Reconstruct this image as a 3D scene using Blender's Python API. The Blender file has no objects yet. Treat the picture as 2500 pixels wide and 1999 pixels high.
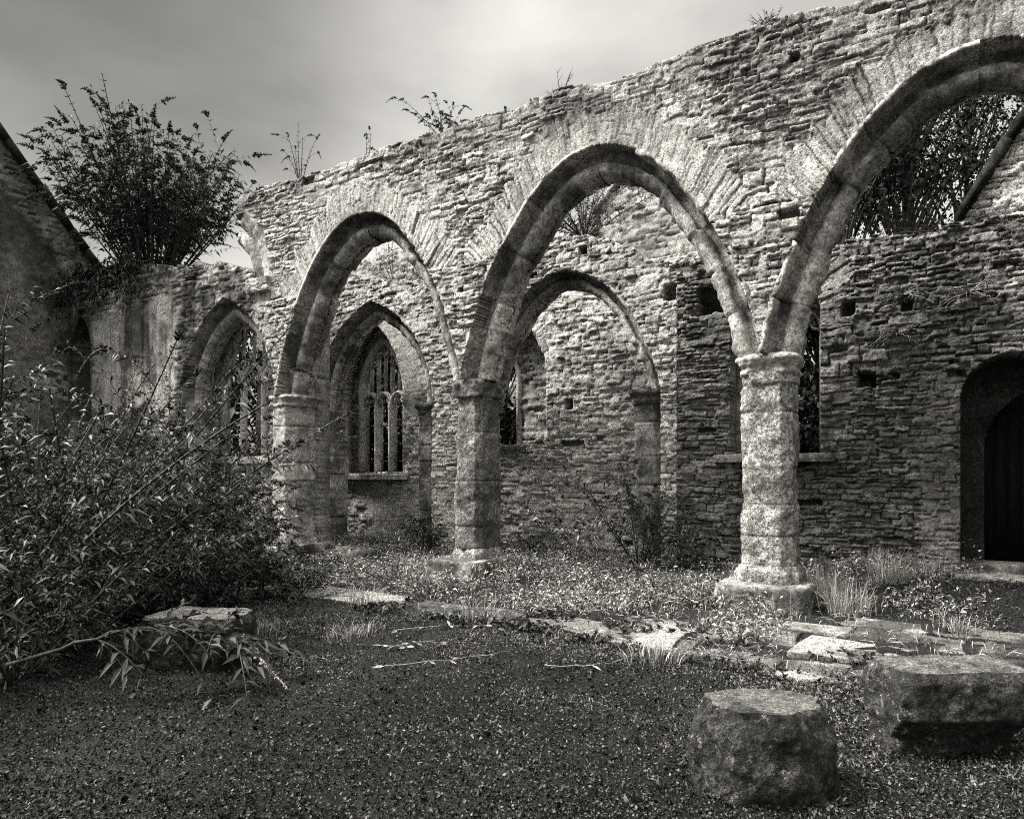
import bpy, math, random
import numpy as np
from mathutils import Vector

# ------------------------------------------------------------------ camera, sky, sun, exposure
scene = bpy.context.scene
COL = scene.collection
R = math.radians
CAM = (1.588, -8.467, 1.6)
YAW = R(31.288)
cd = bpy.data.cameras.new('camera'); cam = bpy.data.objects.new('camera', cd); COL.objects.link(cam)
cd.sensor_width = 36.0; cd.lens = 24.0; cd.shift_y = 0.0602; cd.clip_start = 0.05; cd.clip_end = 2000
cam.location = CAM; cam.rotation_euler = (R(90), 0, YAW)
scene.camera = cam

SUN_EL, SUN_AZ = 50.0, 240.0; ZENITH = 5.2      # azimuth measured clockwise from +Y towards +X
world = bpy.data.worlds.new('World'); scene.world = world; world.use_nodes = True
wn, wl = world.node_tree.nodes, world.node_tree.links
wn.clear()
sky = wn.new('ShaderNodeTexSky'); sky.sky_type = 'NISHITA'; sky.sun_disc = False
sky.sun_elevation = R(SUN_EL); sky.sun_rotation = R(SUN_AZ); sky.dust_density = 4.0; sky.ozone_density = 1.0
hs = wn.new('ShaderNodeHueSaturation'); hs.inputs['Saturation'].default_value = 0.0
tc = wn.new('ShaderNodeTexCoord')
mp = wn.new('ShaderNodeMapping'); mp.inputs['Scale'].default_value = (1.0, 1.0, 2.6); mp.inputs['Location'].default_value = (0.35, 0.1, 0.4)
cn = wn.new('ShaderNodeTexNoise'); cn.inputs['Scale'].default_value = 2.3; cn.inputs['Detail'].default_value = 6.0; cn.inputs['Roughness'].default_value = 0.5
cr = wn.new('ShaderNodeValToRGB'); cr.color_ramp.elements[0].position = 0.33; cr.color_ramp.elements[0].color = (0.62, 0.612, 0.58, 1)
cr.color_ramp.elements[1].position = 0.66; cr.color_ramp.elements[1].color = (1.12, 1.106, 1.05, 1)
mx = wn.new('ShaderNodeMix'); mx.data_type = 'RGBA'; mx.blend_type = 'MULTIPLY'; mx.inputs[0].default_value = 1.0
bg = wn.new('ShaderNodeBackground'); bg.inputs['Strength'].default_value = 0.15
wo = wn.new('ShaderNodeOutputWorld')
wl.new(sky.outputs[0], hs.inputs['Color']); wl.new(tc.outputs['Generated'], mp.inputs[0]); wl.new(mp.outputs[0], cn.inputs['Vector'])
wl.new(cn.outputs['Fac'], cr.inputs[0]); wl.new(hs.outputs[0], mx.inputs[6]); wl.new(cr.outputs[0], mx.inputs[7])
sx = wn.new('ShaderNodeSeparateXYZ'); wl.new(tc.outputs['Generated'], sx.inputs[0])
zr = wn.new('ShaderNodeMapRange'); zr.interpolation_type = 'SMOOTHSTEP'; wl.new(sx.outputs[2], zr.inputs[0])
zr.inputs[1].default_value = 0.60; zr.inputs[2].default_value = 0.95; zr.inputs[3].default_value = 1.0; zr.inputs[4].default_value = ZENITH
m2 = wn.new('ShaderNodeMix'); m2.data_type = 'RGBA'; m2.blend_type = 'MULTIPLY'; m2.inputs[0].default_value = 1.0
wl.new(mx.outputs[2], m2.inputs[6]); wl.new(zr.outputs[0], m2.inputs[7])
vd = wn.new('ShaderNodeVectorMath'); vd.operation = 'DOT_PRODUCT'; wl.new(tc.outputs['Generated'], vd.inputs[0]); vd.inputs[1].default_value = (-0.745, 0.337, 0.575)   # a heavier bank of cloud
vr = wn.new('ShaderNodeMapRange'); vr.interpolation_type = 'SMOOTHSTEP'; wl.new(vd.outputs['Value'], vr.inputs[0])
vr.inputs[1].default_value = 0.87; vr.inputs[2].default_value = 1.0; vr.inputs[3].default_value = 1.0; vr.inputs[4].default_value = 0.20
m3 = wn.new('ShaderNodeMix'); m3.data_type = 'RGBA'; m3.blend_type = 'MULTIPLY'; m3.inputs[0].default_value = 1.0
wl.new(m2.outputs[2], m3.inputs[6]); wl.new(vr.outputs[0], m3.inputs[7]); wl.new(m3.outputs[2], bg.inputs['Color']); wl.new(bg.outputs[0], wo.inputs[0])

sd = bpy.data.lights.new('sun', 'SUN'); sd.energy = 3.9; sd.angle = R(12); sd.color = (1.0, 0.985, 0.95)
sun = bpy.data.objects.new('sun', sd); COL.objects.link(sun); sun.location = (-10, -20, 30)
sdir = Vector((math.sin(R(SUN_AZ)) * math.cos(R(SUN_EL)), math.cos(R(SUN_AZ)) * math.cos(R(SUN_EL)), math.sin(R(SUN_EL))))
sun.rotation_euler = sdir.to_track_quat('Z', 'Y').to_euler()
scene.view_settings.view_transform = 'Standard'; scene.view_settings.look = 'None'
scene.view_settings.exposure = 0.85; scene.view_settings.gamma = 1.0
scene.cycles.use_denoising = False; scene.cycles.filter_width = 1.1; scene.cycles.max_bounces = 4; scene.cycles.diffuse_bounces = 1; scene.cycles.transparent_max_bounces = 4

# ------------------------------------------------------------------ helpers
def rng_(s): return np.random.default_rng(s)

def _hash(ix, iy, iz, seed):
    h = (ix.astype(np.int64) * 374761393 + iy.astype(np.int64) * 668265263 + iz.astype(np.int64) * 2147483647 + seed * 1274126177) & 0xFFFFFFFF
    h = ((h ^ (h >> 13)) * 1274126177) & 0xFFFFFFFF
    h = ((h ^ (h >> 15)) * 2246822519) & 0xFFFFFFFF
    return ((h ^ (h >> 16)) & 0xFFFFFF) / float(0xFFFFFF)

def noise3(x, y, z, seed=0):
    x, y, z = np.broadcast_arrays(np.asarray(x, float), np.asarray(y, float), np.asarray(z, float))
    ix, iy, iz = np.floor(x), np.floor(y), np.floor(z)
    fx, fy, fz = x - ix, y - iy, z - iz
    fx = fx * fx * (3 - 2 * fx); fy = fy * fy * (3 - 2 * fy); fz = fz * fz * (3 - 2 * fz)
    r = 0
    for a in (0, 1):
        for b in (0, 1):
            for c in (0, 1):
                w = (fx if a else 1 - fx) * (fy if b else 1 - fy) * (fz if c else 1 - fz)
                r = r + w * _hash(ix + a, iy + b, iz + c, seed)
    return r * 2 - 1

def noise2(x, y, seed=0):
    x, y = np.broadcast_arrays(np.asarray(x, float), np.asarray(y, float))
    ix, iy = np.floor(x), np.floor(y); z = np.zeros_like(ix)
    fx, fy = x - ix, y - iy
    fx = fx * fx * (3 - 2 * fx); fy = fy * fy * (3 - 2 * fy)
    return 2 * ((1 - fx) * (1 - fy) * _hash(ix, iy, z, seed) + fx * (1 - fy) * _hash(ix + 1, iy, z, seed)
                + (1 - fx) * fy * _hash(ix, iy + 1, z, seed) + fx * fy * _hash(ix + 1, iy + 1, z, seed)) - 1

def fbm2(x, y, seed=0, octv=3, gain=0.5):
    r, a = 0, 1.0
    for k in range(octv):
        r = r + a * noise2(x * 2 ** k, y * 2 ** k, seed + k * 17); a *= gain
    return r

def fbm3(x, y, z, seed=0, octv=3, gain=0.5):
    r, a = 0, 1.0
    for k in range(octv):
        r = r + a * noise3(x * 2 ** k, y * 2 ** k, z * 2 ** k, seed + k * 17); a *= gain
    return r

def sstep(a, b, x):
    t = np.clip((x - a) / (b - a), 0, 1); return t * t * (3 - 2 * t)

class MB:
    """collects vertices and faces of one mesh (with a per-vertex tone)"""
    def __init__(s): s.v = []; s.t = []; s.j = []; s.f = []; s.n = 0
    def add(s, verts, faces, tone=0.5, joint=0.0):
        verts = np.asarray(verts, float).reshape(-1, 3); n = len(verts)
        s.v.append(verts); s.t.append(np.broadcast_to(np.asarray(tone, float), (n,))); s.j.append(np.broadcast_to(np.asarray(joint, float), (n,)))
        if isinstance(faces, np.ndarray): s.f.append(faces + s.n)
        else:
            for k in set(len(q) for q in faces):
                s.f.append(np.array([q for q in faces if len(q) == k]) + s.n)
        s.n += n
        return s
    def build(s, name, mat, parent=None, smooth=False, loc=None):
        v = np.concatenate(s.v); t = np.concatenate(s.t); j = np.concatenate(s.j)
        if loc is not None: v = v - np.array(loc)
        me = bpy.data.meshes.new(name)
        me.vertices.add(len(v)); me.vertices.foreach_set('co', v.astype(np.float32).ravel())
        idx = np.concatenate([f.ravel() for f in s.f]); tot = np.concatenate([np.full(len(f), f.shape[1]) for f in s.f])
        me.loops.add(len(idx)); me.loops.foreach_set('vertex_index', idx.astype(np.int32))
        me.polygons.add(len(tot))
        st = np.concatenate([[0], np.cumsum(tot)[:-1]])
        me.polygons.foreach_set('loop_start', st.astype(np.int32)); me.polygons.foreach_set('loop_total', tot.astype(np.int32))
        if smooth: me.polygons.foreach_set('use_smooth', np.ones(len(tot), bool))
        a = me.attributes.new('tone', 'FLOAT', 'POINT'); a.data.foreach_set('value', t.astype(np.float32))
        a = me.attributes.new('joint', 'FLOAT', 'POINT'); a.data.foreach_set('value', j.astype(np.float32))
        me.update(calc_edges=True); me.validate()
        me.materials.append(mat)
        o = bpy.data.objects.new(name, me); COL.objects.link(o)
        if parent is not None: o.parent = parent
        if loc is not None and parent is None: o.location = loc
        return o

def empty(name, loc=(0, 0, 0)):
    o = bpy.data.objects.new(name, None); COL.objects.link(o); o.location = loc; o.empty_display_size = 0.1; return o

def tag(o, label, cat, group=None, kind=None):
    o['label'] = label; o['category'] = cat
    if group: o['group'] = group
    if kind: o['kind'] = kind
    return o

def struct(o): o['kind'] = 'structure'; return o

F_ = np.array((-math.sin(YAW), math.cos(YAW))); R_ = np.array((math.cos(YAW), math.sin(YAW)))
def at_depth(u, Y):
    """ground position on the sight line of column u at distance Y in front of the viewpoint"""
    k = (u - 1250.) / 1667.
    return np.array(CAM[:2]) + Y * (F_ + k * R_)
def on_plane(u, v, t):
    k = (u - 1250.) / 1667.; d = F_ + k * R_; Y = (t - CAM[1]) / d[1]
    return (CAM[0] + Y * d[0], 1.6 - (v - 1150.) / 1667. * Y)
def on_ground(u, v, z=0.0):
    return at_depth(u, (1.6 - z) * 1667. / (v - 1150.))

# ------------------------------------------------------------------ materials
class NT:
    def __init__(s, name):
        s.m = bpy.data.materials.new(name); s.m.use_nodes = True
        s.n, s.l = s.m.node_tree.nodes, s.m.node_tree.links
        s.b = s.n['Principled BSDF']; s.out = s.n['Material Output']
        s.co = s.n.new('ShaderNodeTexCoord').outputs['Object']
    def set(s, sock, v):
        if isinstance(v, (int, float)): sock.default_value = v
        else: s.l.new(v, sock)
    def noise(s, scale, detail=3, rough=0.55, stretch=None, off=0.0):
        n = s.n.new('ShaderNodeTexNoise'); n.inputs['Scale'].default_value = scale; n.inputs['Detail'].default_value = detail; n.inputs['Roughness'].default_value = rough
        m = s.n.new('ShaderNodeMapping'); m.inputs['Location'].default_value = (off, off * 1.7, off * 0.6)
        if stretch: m.inputs['Scale'].default_value = stretch
        s.l.new(s.co, m.inputs[0]); s.l.new(m.outputs[0], n.inputs['Vector'])
        return n.outputs['Fac']
    def voro(s, scale, feat='F1', out='Distance', stretch=None):
        n = s.n.new('ShaderNodeTexVoronoi'); n.inputs['Scale'].default_value = scale; n.feature = feat
        m = s.n.new('ShaderNodeMapping')
        if stretch: m.inputs['Scale'].default_value = stretch
        s.l.new(s.co, m.inputs[0]); s.l.new(m.outputs[0], n.inputs['Vector'])
        return n.outputs[out]
    def attr(s, nm):
        n = s.n.new('ShaderNodeAttribute'); n.attribute_name = nm; return n.outputs['Fac']
    def op(s, o, a, b=0.0, c=None):
        n = s.n.new('ShaderNodeMath'); n.operation = o; s.set(n.inputs[0], a); s.set(n.inputs[1], b)
        if c is not None: s.set(n.inputs[2], c)
        return n.outputs[0]
    def ramp(s, v, a, b, lo=0.0, hi=1.0):
        n = s.n.new('ShaderNodeMapRange'); n.interpolation_type = 'SMOOTHSTEP'; s.set(n.inputs[0], v)
        n.inputs[1].default_value = a; n.inputs[2].default_value = b; n.inputs[3].default_value = lo; n.inputs[4].default_value = hi
        return n.outputs[0]
    def mix(s, f, a, b):
        n = s.n.new('ShaderNodeMix'); s.set(n.inputs[0], f); s.set(n.inputs[2], a); s.set(n.inputs[3], b); return n.outputs[0]
    def finish(s, val, rough=0.9, bump=None, dist=0.01, strength=1.0, warm=(1.0, 0.975, 0.915), spec=0.25):
        c = s.n.new('ShaderNodeCombineColor')
        for i in range(3): s.set(c.inputs[i], s.op('MULTIPLY', val, warm[i]))
        s.l.new(c.outputs[0], s.b.inputs['Base Color'])
        s.set(s.b.inputs['Roughness'], rough); s.b.inputs['Specular IOR Level'].default_value = spec
        if bump is not None:
            b = s.n.new('ShaderNodeBump'); b.inputs['Distance'].default_value = dist; b.inputs['Strength'].default_value = strength
            s.l.new(bump, b.inputs['Height']); s.l.new(b.outputs[0], s.b.inputs['Normal'])
        return s.m

def stone_mat(name, lo, hi, dark=0.5, dscale=0.8, grain=1.0, white=0.55, lichen=0.35, jdark=0.010, dthr=(0.45, 0.68), bump=0.012, fine=45, streak=0.0):
    """weathered limestone: stone-to-stone tone, grime blotches, pale lichen crusts, dirt in the joints"""
    t = NT(name)
    tone = t.attr('tone'); jn = t.attr('joint')
    n1 = t.noise(dscale, 5, 0.65); n2 = t.noise(7, 4, 0.6, off=3); n3 = t.noise(fine, 4, 0.7, off=7); n4 = t.noise(fine * 2.4, 3, 0.7, off=11)
    v = t.op('ADD', t.op('MULTIPLY', tone, 0.62), t.op('ADD', t.op('MULTIPLY', t.ramp(n2, 0.3, 0.7), 0.30), t.op('MULTIPLY', t.ramp(n3, 0.36, 0.64), 0.22)))
    v = t.op('ADD', t.op('MULTIPLY', v, hi - lo), lo)
    v = t.op('MULTIPLY', v, t.op('MULTIPLY', t.ramp(n4, 0.38, 0.62, 1 - 0.5 * grain, 1 + 0.4 * grain), t.ramp(n3, 0.38, 0.60, 0.75 - 0.25 * grain, 1.1 + 0.2 * grain)))
    grime = t.ramp(t.op('ADD', n1, t.op('MULTIPLY', t.op('SUBTRACT', n3, 0.5), 0.35)), dthr[0], dthr[1])
    v = t.op('MULTIPLY', v, t.op('SUBTRACT', 1.0, t.op('MULTIPLY', grime, dark)))
    if streak:
        st = t.ramp(t.noise(2.2, 4, 0.6, (1.6, 1.6, 0.14), off=5), 0.44, 0.62)
        v = t.op('MULTIPLY', v, t.op('SUBTRACT', 1.0, t.op('MULTIPLY', st, streak)))
    lic = t.op('MULTIPLY', t.ramp(t.noise(24, 5, 0.7, off=19), 0.57, 0.66), t.ramp(t.noise(2.0, 3, off=23), 0.42, 0.62))
    v = t.mix(t.op('MULTIPLY', lic, lichen), v, white)
    spots = t.op('MULTIPLY', t.ramp(t.noise(27, 4, 0.7, off=31), 0.55, 0.63), 0.35 + 0.5 * grain)
    v = t.mix(spots, v, 0.022)
    v = t.mix(t.op('MULTIPLY', jn, 0.93), v, jdark)
    h = t.op('ADD', t.op('MULTIPLY', n3, 1.0), t.op('ADD', t.op('MULTIPLY', n4, 0.35), t.op('MULTIPLY', n2, 0.8)))
    return t.finish(v, 0.92, h, bump, 1.0)

def leaf_mat(name, lo, hi, rough=0.42, trans=0.15, p=2.2, spec=0.35):
    t = NT(name)
    g = t.n.new('ShaderNodeNewGeometry')
    v = t.op('ADD', t.op('MULTIPLY', t.op('POWER', g.outputs['Random Per Island'], p), hi - lo), lo)
    t.finish(v, rough, spec=spec)
    tr = t.n.new('ShaderNodeBsdfTranslucent'); ms = t.n.new('ShaderNodeMixShader'); ms.inputs[0].default_value = trans
    c = t.n.new('ShaderNodeCombineColor')
    for i in range(3): t.l.new(t.op('MULTIPLY', v, (1.1, 1.08, 1.0)[i]), c.inputs[i])
    t.l.new(c.outputs[0], tr.inputs[0]); t.l.new(t.b.outputs[0], ms.inputs[1]); t.l.new(tr.outputs[0], ms.inputs[2]); t.l.new(ms.outputs[0], t.out.inputs[0])
    return t.m

def plain_mat(name, lo, hi, scale=20, rough=0.8, bump=0.004, stretch=None, warm=(1.0, 0.975, 0.915), spec=0.2):
    t = NT(name); n = t.noise(scale, 4, 0.65, stretch)
    return t.finish(t.ramp(n, 0.3, 0.7, lo, hi), rough, n, bump, 1.0, warm, spec)

M = {}
M['rubble'] = stone_mat('rubble_limestone', 0.05, 0.64, dark=0.55, dscale=0.55, grain=0.65, lichen=0.4)
M['rubble_dark'] = stone_mat('dark_rubble', 0.025, 0.50, grain=0.7, dark=0.7, dscale=0.5, lichen=0.25, dthr=(0.40, 0.62))  # darker rubble, for the end gable and right part of the inner wall
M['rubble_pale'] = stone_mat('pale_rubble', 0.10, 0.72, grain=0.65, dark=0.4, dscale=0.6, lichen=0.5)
M['ashlar'] = stone_mat('dressed_stone', 0.05, 0.68, dark=0.75, dscale=1.6, grain=0.5, lichen=0.4, dthr=(0.44, 0.60), fine=24)
M['ashlar_pale'] = stone_mat('pale_dressed_stone', 0.12, 0.56, dark=0.5, dscale=2.0, grain=0.35, lichen=0.5, dthr=(0.46, 0.62), fine=24)
M['ashlar_dark'] = stone_mat('dark_dressed_stone', 0.04, 0.40, dark=0.8, dscale=2.0, grain=0.6, fine=22, lichen=0.45, dthr=(0.38, 0.6))  # dressed stone in a darker tone
M['plaster'] = stone_mat('stained_plaster', 0.12, 0.80, dark=0.86, dscale=0.55, lichen=0.12, dthr=(0.44, 0.60), bump=0.006, streak=0.72)
M['plaster_dark'] = stone_mat('black_stained_plaster', 0.03, 0.22, dark=0.7, dscale=0.6, lichen=0.15, bump=0.008, streak=0.5)
M['lichen'] = stone_mat('lichen_crusted_stone', 0.05, 0.50, dark=0.6, dscale=2.4, grain=0.95, lichen=0.9, bump=0.03, fine=22, dthr=(0.45, 0.60))
M['block'] = stone_mat('shade_toned_stone', 0.003, 0.12, dark=0.85, dscale=4.5, grain=1.0, lichen=0.95, white=0.28, bump=0.03, fine=38)  # fallen stones; shaded sides and lit tops are put in through tone
M['lichen_dark'] = stone_mat('dark_lichen_stone', 0.03, 0.36, dark=0.6, dscale=2.0, grain=0.95, lichen=0.8, bump=0.03, fine=22, dthr=(0.42, 0.58))  # lichen stone in a darker tone, for the middle pier
M['tracery'] = stone_mat('pale_tracery_stone', 0.22, 0.80, dark=0.35, dscale=2.0, grain=0.3, lichen=0.4, fine=24)
M['door_shade'] = stone_mat('door_shade_stone', 0.004, 0.06, dark=0.7, dscale=1.5, lichen=0.1, fine=24)  # doorway stone coloured near black in place of shade
M['slab'] = stone_mat('worn_flagstone', 0.02, 0.30, dark=0.8, dscale=1.1, lichen=0.5, bump=0.006, dthr=(0.45, 0.58))
M['leaf'] = leaf_mat('shrub_leaf', 0.003, 0.085, 0.5, 0.12)
M['leaf_dark'] = leaf_mat('dark_leaf', 0.005, 0.035, 0.6, 0.05, spec=0.1)
M['leaf_wall'] = leaf_mat('wall_shrub_leaf', 0.006, 0.085, 0.55, 0.1, spec=0.2)
M['weed'] = leaf_mat('weed_leaf', 0.02, 0.55, 0.5, 0.2, 2.0)
M['moss'] = leaf_mat('floor_grass', 0.01, 0.26, 0.6, 0.15, 1.6, 0.2)
M['grass'] = leaf_mat('dry_grass', 0.16, 0.50, 0.6, 0.25)
M['litter'] = leaf_mat('fallen_leaf', 0.001, 0.14, 0.6, 0.05, 3.0, 0.2)
M['spike'] = plain_mat('flower_spike', 0.008, 0.05, 60)
M['spike_pale'] = plain_mat('faded_flower_spike', 0.15, 0.42, 60)
M['stem'] = plain_mat('woody_stem', 0.015, 0.07, 30, 0.8, 0.003, (1, 1, 0.2))
M['stem_pale'] = plain_mat('dry_pale_stem', 0.10, 0.28, 30, 0.8, 0.003, (1, 1, 0.2))
M['bark'] = plain_mat('bark', 0.02, 0.09, 9, 0.9, 0.03, (1, 1, 0.25))
M['iron'] = plain_mat('rusted_iron', 0.015, 0.06, 40, 0.7)
M['wood'] = plain_mat('shade_black_board', 0.001, 0.006, 14, 0.8, 0.004, (4, 4, 0.2))  # near black, standing in for the shade inside the doorway
M['coping'] = plain_mat('slate_coping', 0.008, 0.035, 12, 0.95, 0.012, spec=0.03)

def ground_mat():
    t = NT('dark_leaf_mould_and_gravel')
    n1 = t.noise(0.5, 4, 0.6); n2 = t.noise(9, 4, 0.65, off=4); n3 = t.noise(70, 4, 0.75, off=8)
    vd = t.voro(42)
    v = t.op('MULTIPLY', t.ramp(n3, 0.38, 0.75, 0.001, 0.03), t.ramp(n2, 0.3, 0.7, 0.4, 1.2))
    v = t.op('MULTIPLY', v, t.ramp(n1, 0.38, 0.62, 0.35, 2.2))
    h = t.op('ADD', t.op('MULTIPLY', n3, 1.0), t.op('MULTIPLY', vd, 0.8))
    return t.finish(v, 0.9, h, 0.03, 1.0)
M['ground'] = ground_mat()

# ------------------------------------------------------------------ masonry as relief
def courses(A, B, seed, row=(0.05, 0.13), wid=(0.14, 0.46), warp=0.02, split=0.35, gap=0.012):
    """coursed rubble over coordinates A (along) and B (across the courses): relief in metres, tone, joint mask"""
    rg = rng_(seed)
    pan = np.floor((A + 0.35 * noise2(A * 0 + 3, B * 1.6, seed + 61) + 0.12 * noise2(A * 4, B * 6, seed + 62)) / 0.9)
    shift = (_hash(pan, pan * 0, pan * 0, seed + 63) - 0.5) * row[1] * 1.6
    Aw = A + warp * 1.2 * fbm2(A * 3.1, B * 3.1, seed + 1, 2) + 0.011 * fbm2(A * 11, B * 11, seed + 5, 3, 0.7)
    Bw = B + shift + warp * 0.8 * noise2(A * 0.8, B * 0.8, seed + 2) + warp * 0.9 * noise2(A * 3.2, B * 2.5, seed + 3) + 0.009 * fbm2(A * 10, B * 13, seed + 4, 3, 0.7)
    b0, b1 = Bw.min() - 0.3, Bw.max() + 0.3
    eb = [b0]
    while eb[-1] < b1: eb.append(eb[-1] + rg.uniform(*row) * (1.5 if rg.random() < 0.12 else 1))
    eb = np.array(eb); ri = np.clip(np.searchsorted(eb, Bw.ravel(), side='right') - 1, 0, len(eb) - 2)
    a0, a1 = Aw.min() - 1, Aw.max() + 1
    Af, Bf = Aw.ravel(), Bw.ravel()
    H = np.zeros(Af.size); T = np.zeros(Af.size); J = np.zeros(Af.size)
    order = np.argsort(ri, kind='stable'); bounds = np.searchsorted(ri[order], np.arange(len(eb)))
    for r in range(len(eb) - 1):
        idx = order[bounds[r]:bounds[r + 1]]
        if idx.size == 0: continue
        rh = eb[r + 1] - eb[r]
        n = int((a1 - a0) / wid[0]) + 3
        ea = a0 + np.concatenate([[0], np.cumsum(wid[0] + (wid[1] - wid[0]) * rg.random(n) ** 1.5)])
        ci = np.clip(np.searchsorted(ea, Af[idx], side='right') - 1, 0, len(ea) - 2)
        m = len(ea)
        sp = rg.random(m) < (split if rh > 0.085 else 0.0)
        pos = rg.uniform(0.38, 0.62, m)
        lo = np.full(idx.size, eb[r]); hi = np.full(idx.size, eb[r + 1]); up = np.zeros(idx.size, int)
        mid = eb[r] + pos[ci] * rh; s = sp[ci]
        isup = s & (Bf[idx] > mid); isdn = s & ~isup
        lo = np.where(isup, mid, lo); hi = np.where(isdn, mid, hi); sid = ci * 2 + isup
        off = rg.normal(0, 0.012, 2 * m + 2); tone = rg.random(2 * m + 2); tilt = rg.uniform(-0.08, 0.16, 2 * m + 2); side = rg.uniform(-0.08, 0.08, 2 * m + 2)
        q4 = rg.random((4, 2 * m + 2)); gB, gT, gL, gR = gap * (0.3 + 1.9 * q4[0] ** 2), gap * (0.2 + 0.8 * q4[1] ** 2), gap * (0.2 + 1.0 * q4[2] ** 2), gap * (0.2 + 1.0 * q4[3] ** 2)
        dep = np.clip(rg.random((4, 2 * m + 2)) * 1.5 - np.array([[0.25], [0.35], [0.25], [0.25]]), 0.10, 1.0)
        miss = rg.random(2 * m + 2) < 0.005
        cb, ca = (lo + hi) / 2, (ea[ci] + ea[ci + 1]) / 2
        prof = np.ones(idx.size); J_ = np.zeros(idx.size)
        for kq, (dd, gg) in enumerate(((Bf[idx] - lo, gB), (hi - Bf[idx], gT), (Af[idx] - ea[ci], gL), (ea[ci + 1] - Af[idx], gR))):
            g_ = gg[sid]; e = dep[kq][sid]; pk = sstep(g_ * 0.45, g_ + 0.007, dd); prof = np.minimum(prof, 1 - e * (1 - pk)); J_ = np.maximum(J_, e * (1 - sstep(g_ * 0.8, g_ + 0.009, dd)))
        h = prof * (0.035 + off[sid] - tilt[sid] * (Bf[idx] - cb) + side[sid] * (Af[idx] - ca))
        h = np.where(miss[sid], -0.06 * prof, h)
        H[idx] = h; T[idx] = tone[sid]; J[idx] = J_
        J[idx] = np.where(miss[sid], np.maximum(J[idx], 0.9 * prof), J[idx])
    chip = fbm2(A.ravel() * 9, B.ravel() * 14, seed + 7, 4, 0.65)
    H = H + 0.011 * chip - 0.012 * sstep(0.35, 0.8, noise2(A.ravel() * 6, B.ravel() * 9, seed + 8))
    sh = A.shape
    return H.reshape(sh), T.reshape(sh), J.reshape(sh)

class Arch:
    """two-centred pointed arch: half span w, rise h, springing at zs"""
    def __init__(s, s0, s1, zs, za):
        s.s0, s.s1, s.zs, s.za = s0, s1, zs, za; s.c = (s0 + s1) / 2; s.w = (s1 - s0) / 2; s.h = za - zs
        s.r = (s.w ** 2 + s.h ** 2) / (2 * s.w)
    def dist(s, S, Z):
        """signed distance outside the arch curve; below springing distance to the jambs"""
        cx = np.where(S < s.c, s.s0 + s.r, s.s1 - s.r)
        da = np.hypot(S - cx, Z - s.zs) - s.r
        return np.where(Z > s.zs, da, np.abs(S - s.c) - s.w)
    def ang(s, S, Z):
        left = S < s.c
        cx = np.where(left, s.s0 + s.r, s.s1 - s.r)
        a = np.arctan2(Z - s.zs, np.where(left, cx - S, S - cx))
        return np.where(left, a * s.r, 40 - a * s.r)
    def limb(s, side, d, n):
        """points of one limb (side -1 left, 1 right) at inward offset d, from springing to apex"""
        rr = s.r - d; k = (s.r - s.w) / rr; pm = math.acos(max(-1, min(1, k)))
        ph = np.linspace(0, pm, n)
        if side < 0: return np.stack([s.s0 + s.r - rr * np.cos(ph), s.zs + rr * np.sin(ph)], 1)
        return np.stack([s.s1 - s.r + rr * np.cos(ph), s.zs + rr * np.sin(ph)], 1)

class RArch(Arch):
    """drop arch with a rounded crown, fitted to the great arches"""
    q = 1.3
    def dist(s, S, Z):
        x = np.abs(S - s.c) / s.w; z = np.maximum(Z - s.zs, 1e-4) / s.h
        g = x * x + z ** s.q; k = 1 / 1.65; G = g ** k - 1
        gr = k * np.maximum(g, 0.05) ** (k - 1) * np.hypot(2 * x / s.w, s.q * z ** (s.q - 1) / s.h)
        return np.where(Z > s.zs, G / (gr + 1e-6), np.abs(S - s.c) - s.w)
    def ang(s, S, Z): return np.arctan2(Z - s.zs + 0.2, S - s.c) * 2.75
    def frame(s, side, n):
        th = np.linspace(0, math.pi / 2, 400); p = np.stack([s.w * np.cos(th), s.h * np.sin(th) ** (2 / s.q)], 1)
        L = np.concatenate([[0], np.cumsum(np.linalg.norm(np.diff(p, axis=0), axis=1))]); t = np.linspace(0, L[-1], n)
        p = np.stack([np.interp(t, L, p[:, 0]), np.interp(t, L, p[:, 1])], 1); d = np.gradient(p, axis=0); d /= np.linalg.norm(d, axis=1, keepdims=True)
        nr = np.stack([d[:, 1], -d[:, 0]], 1); nr[-1] = (0, 1); nr[0] = (1, 0)
        p[:, 0] *= side; nr[:, 0] *= side
        return p + np.array((s.c, s.zs)), nr, t
    def limb(s, side, d, n):
        p, nr, _ = s.frame(side, n); return p - d * nr

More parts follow.
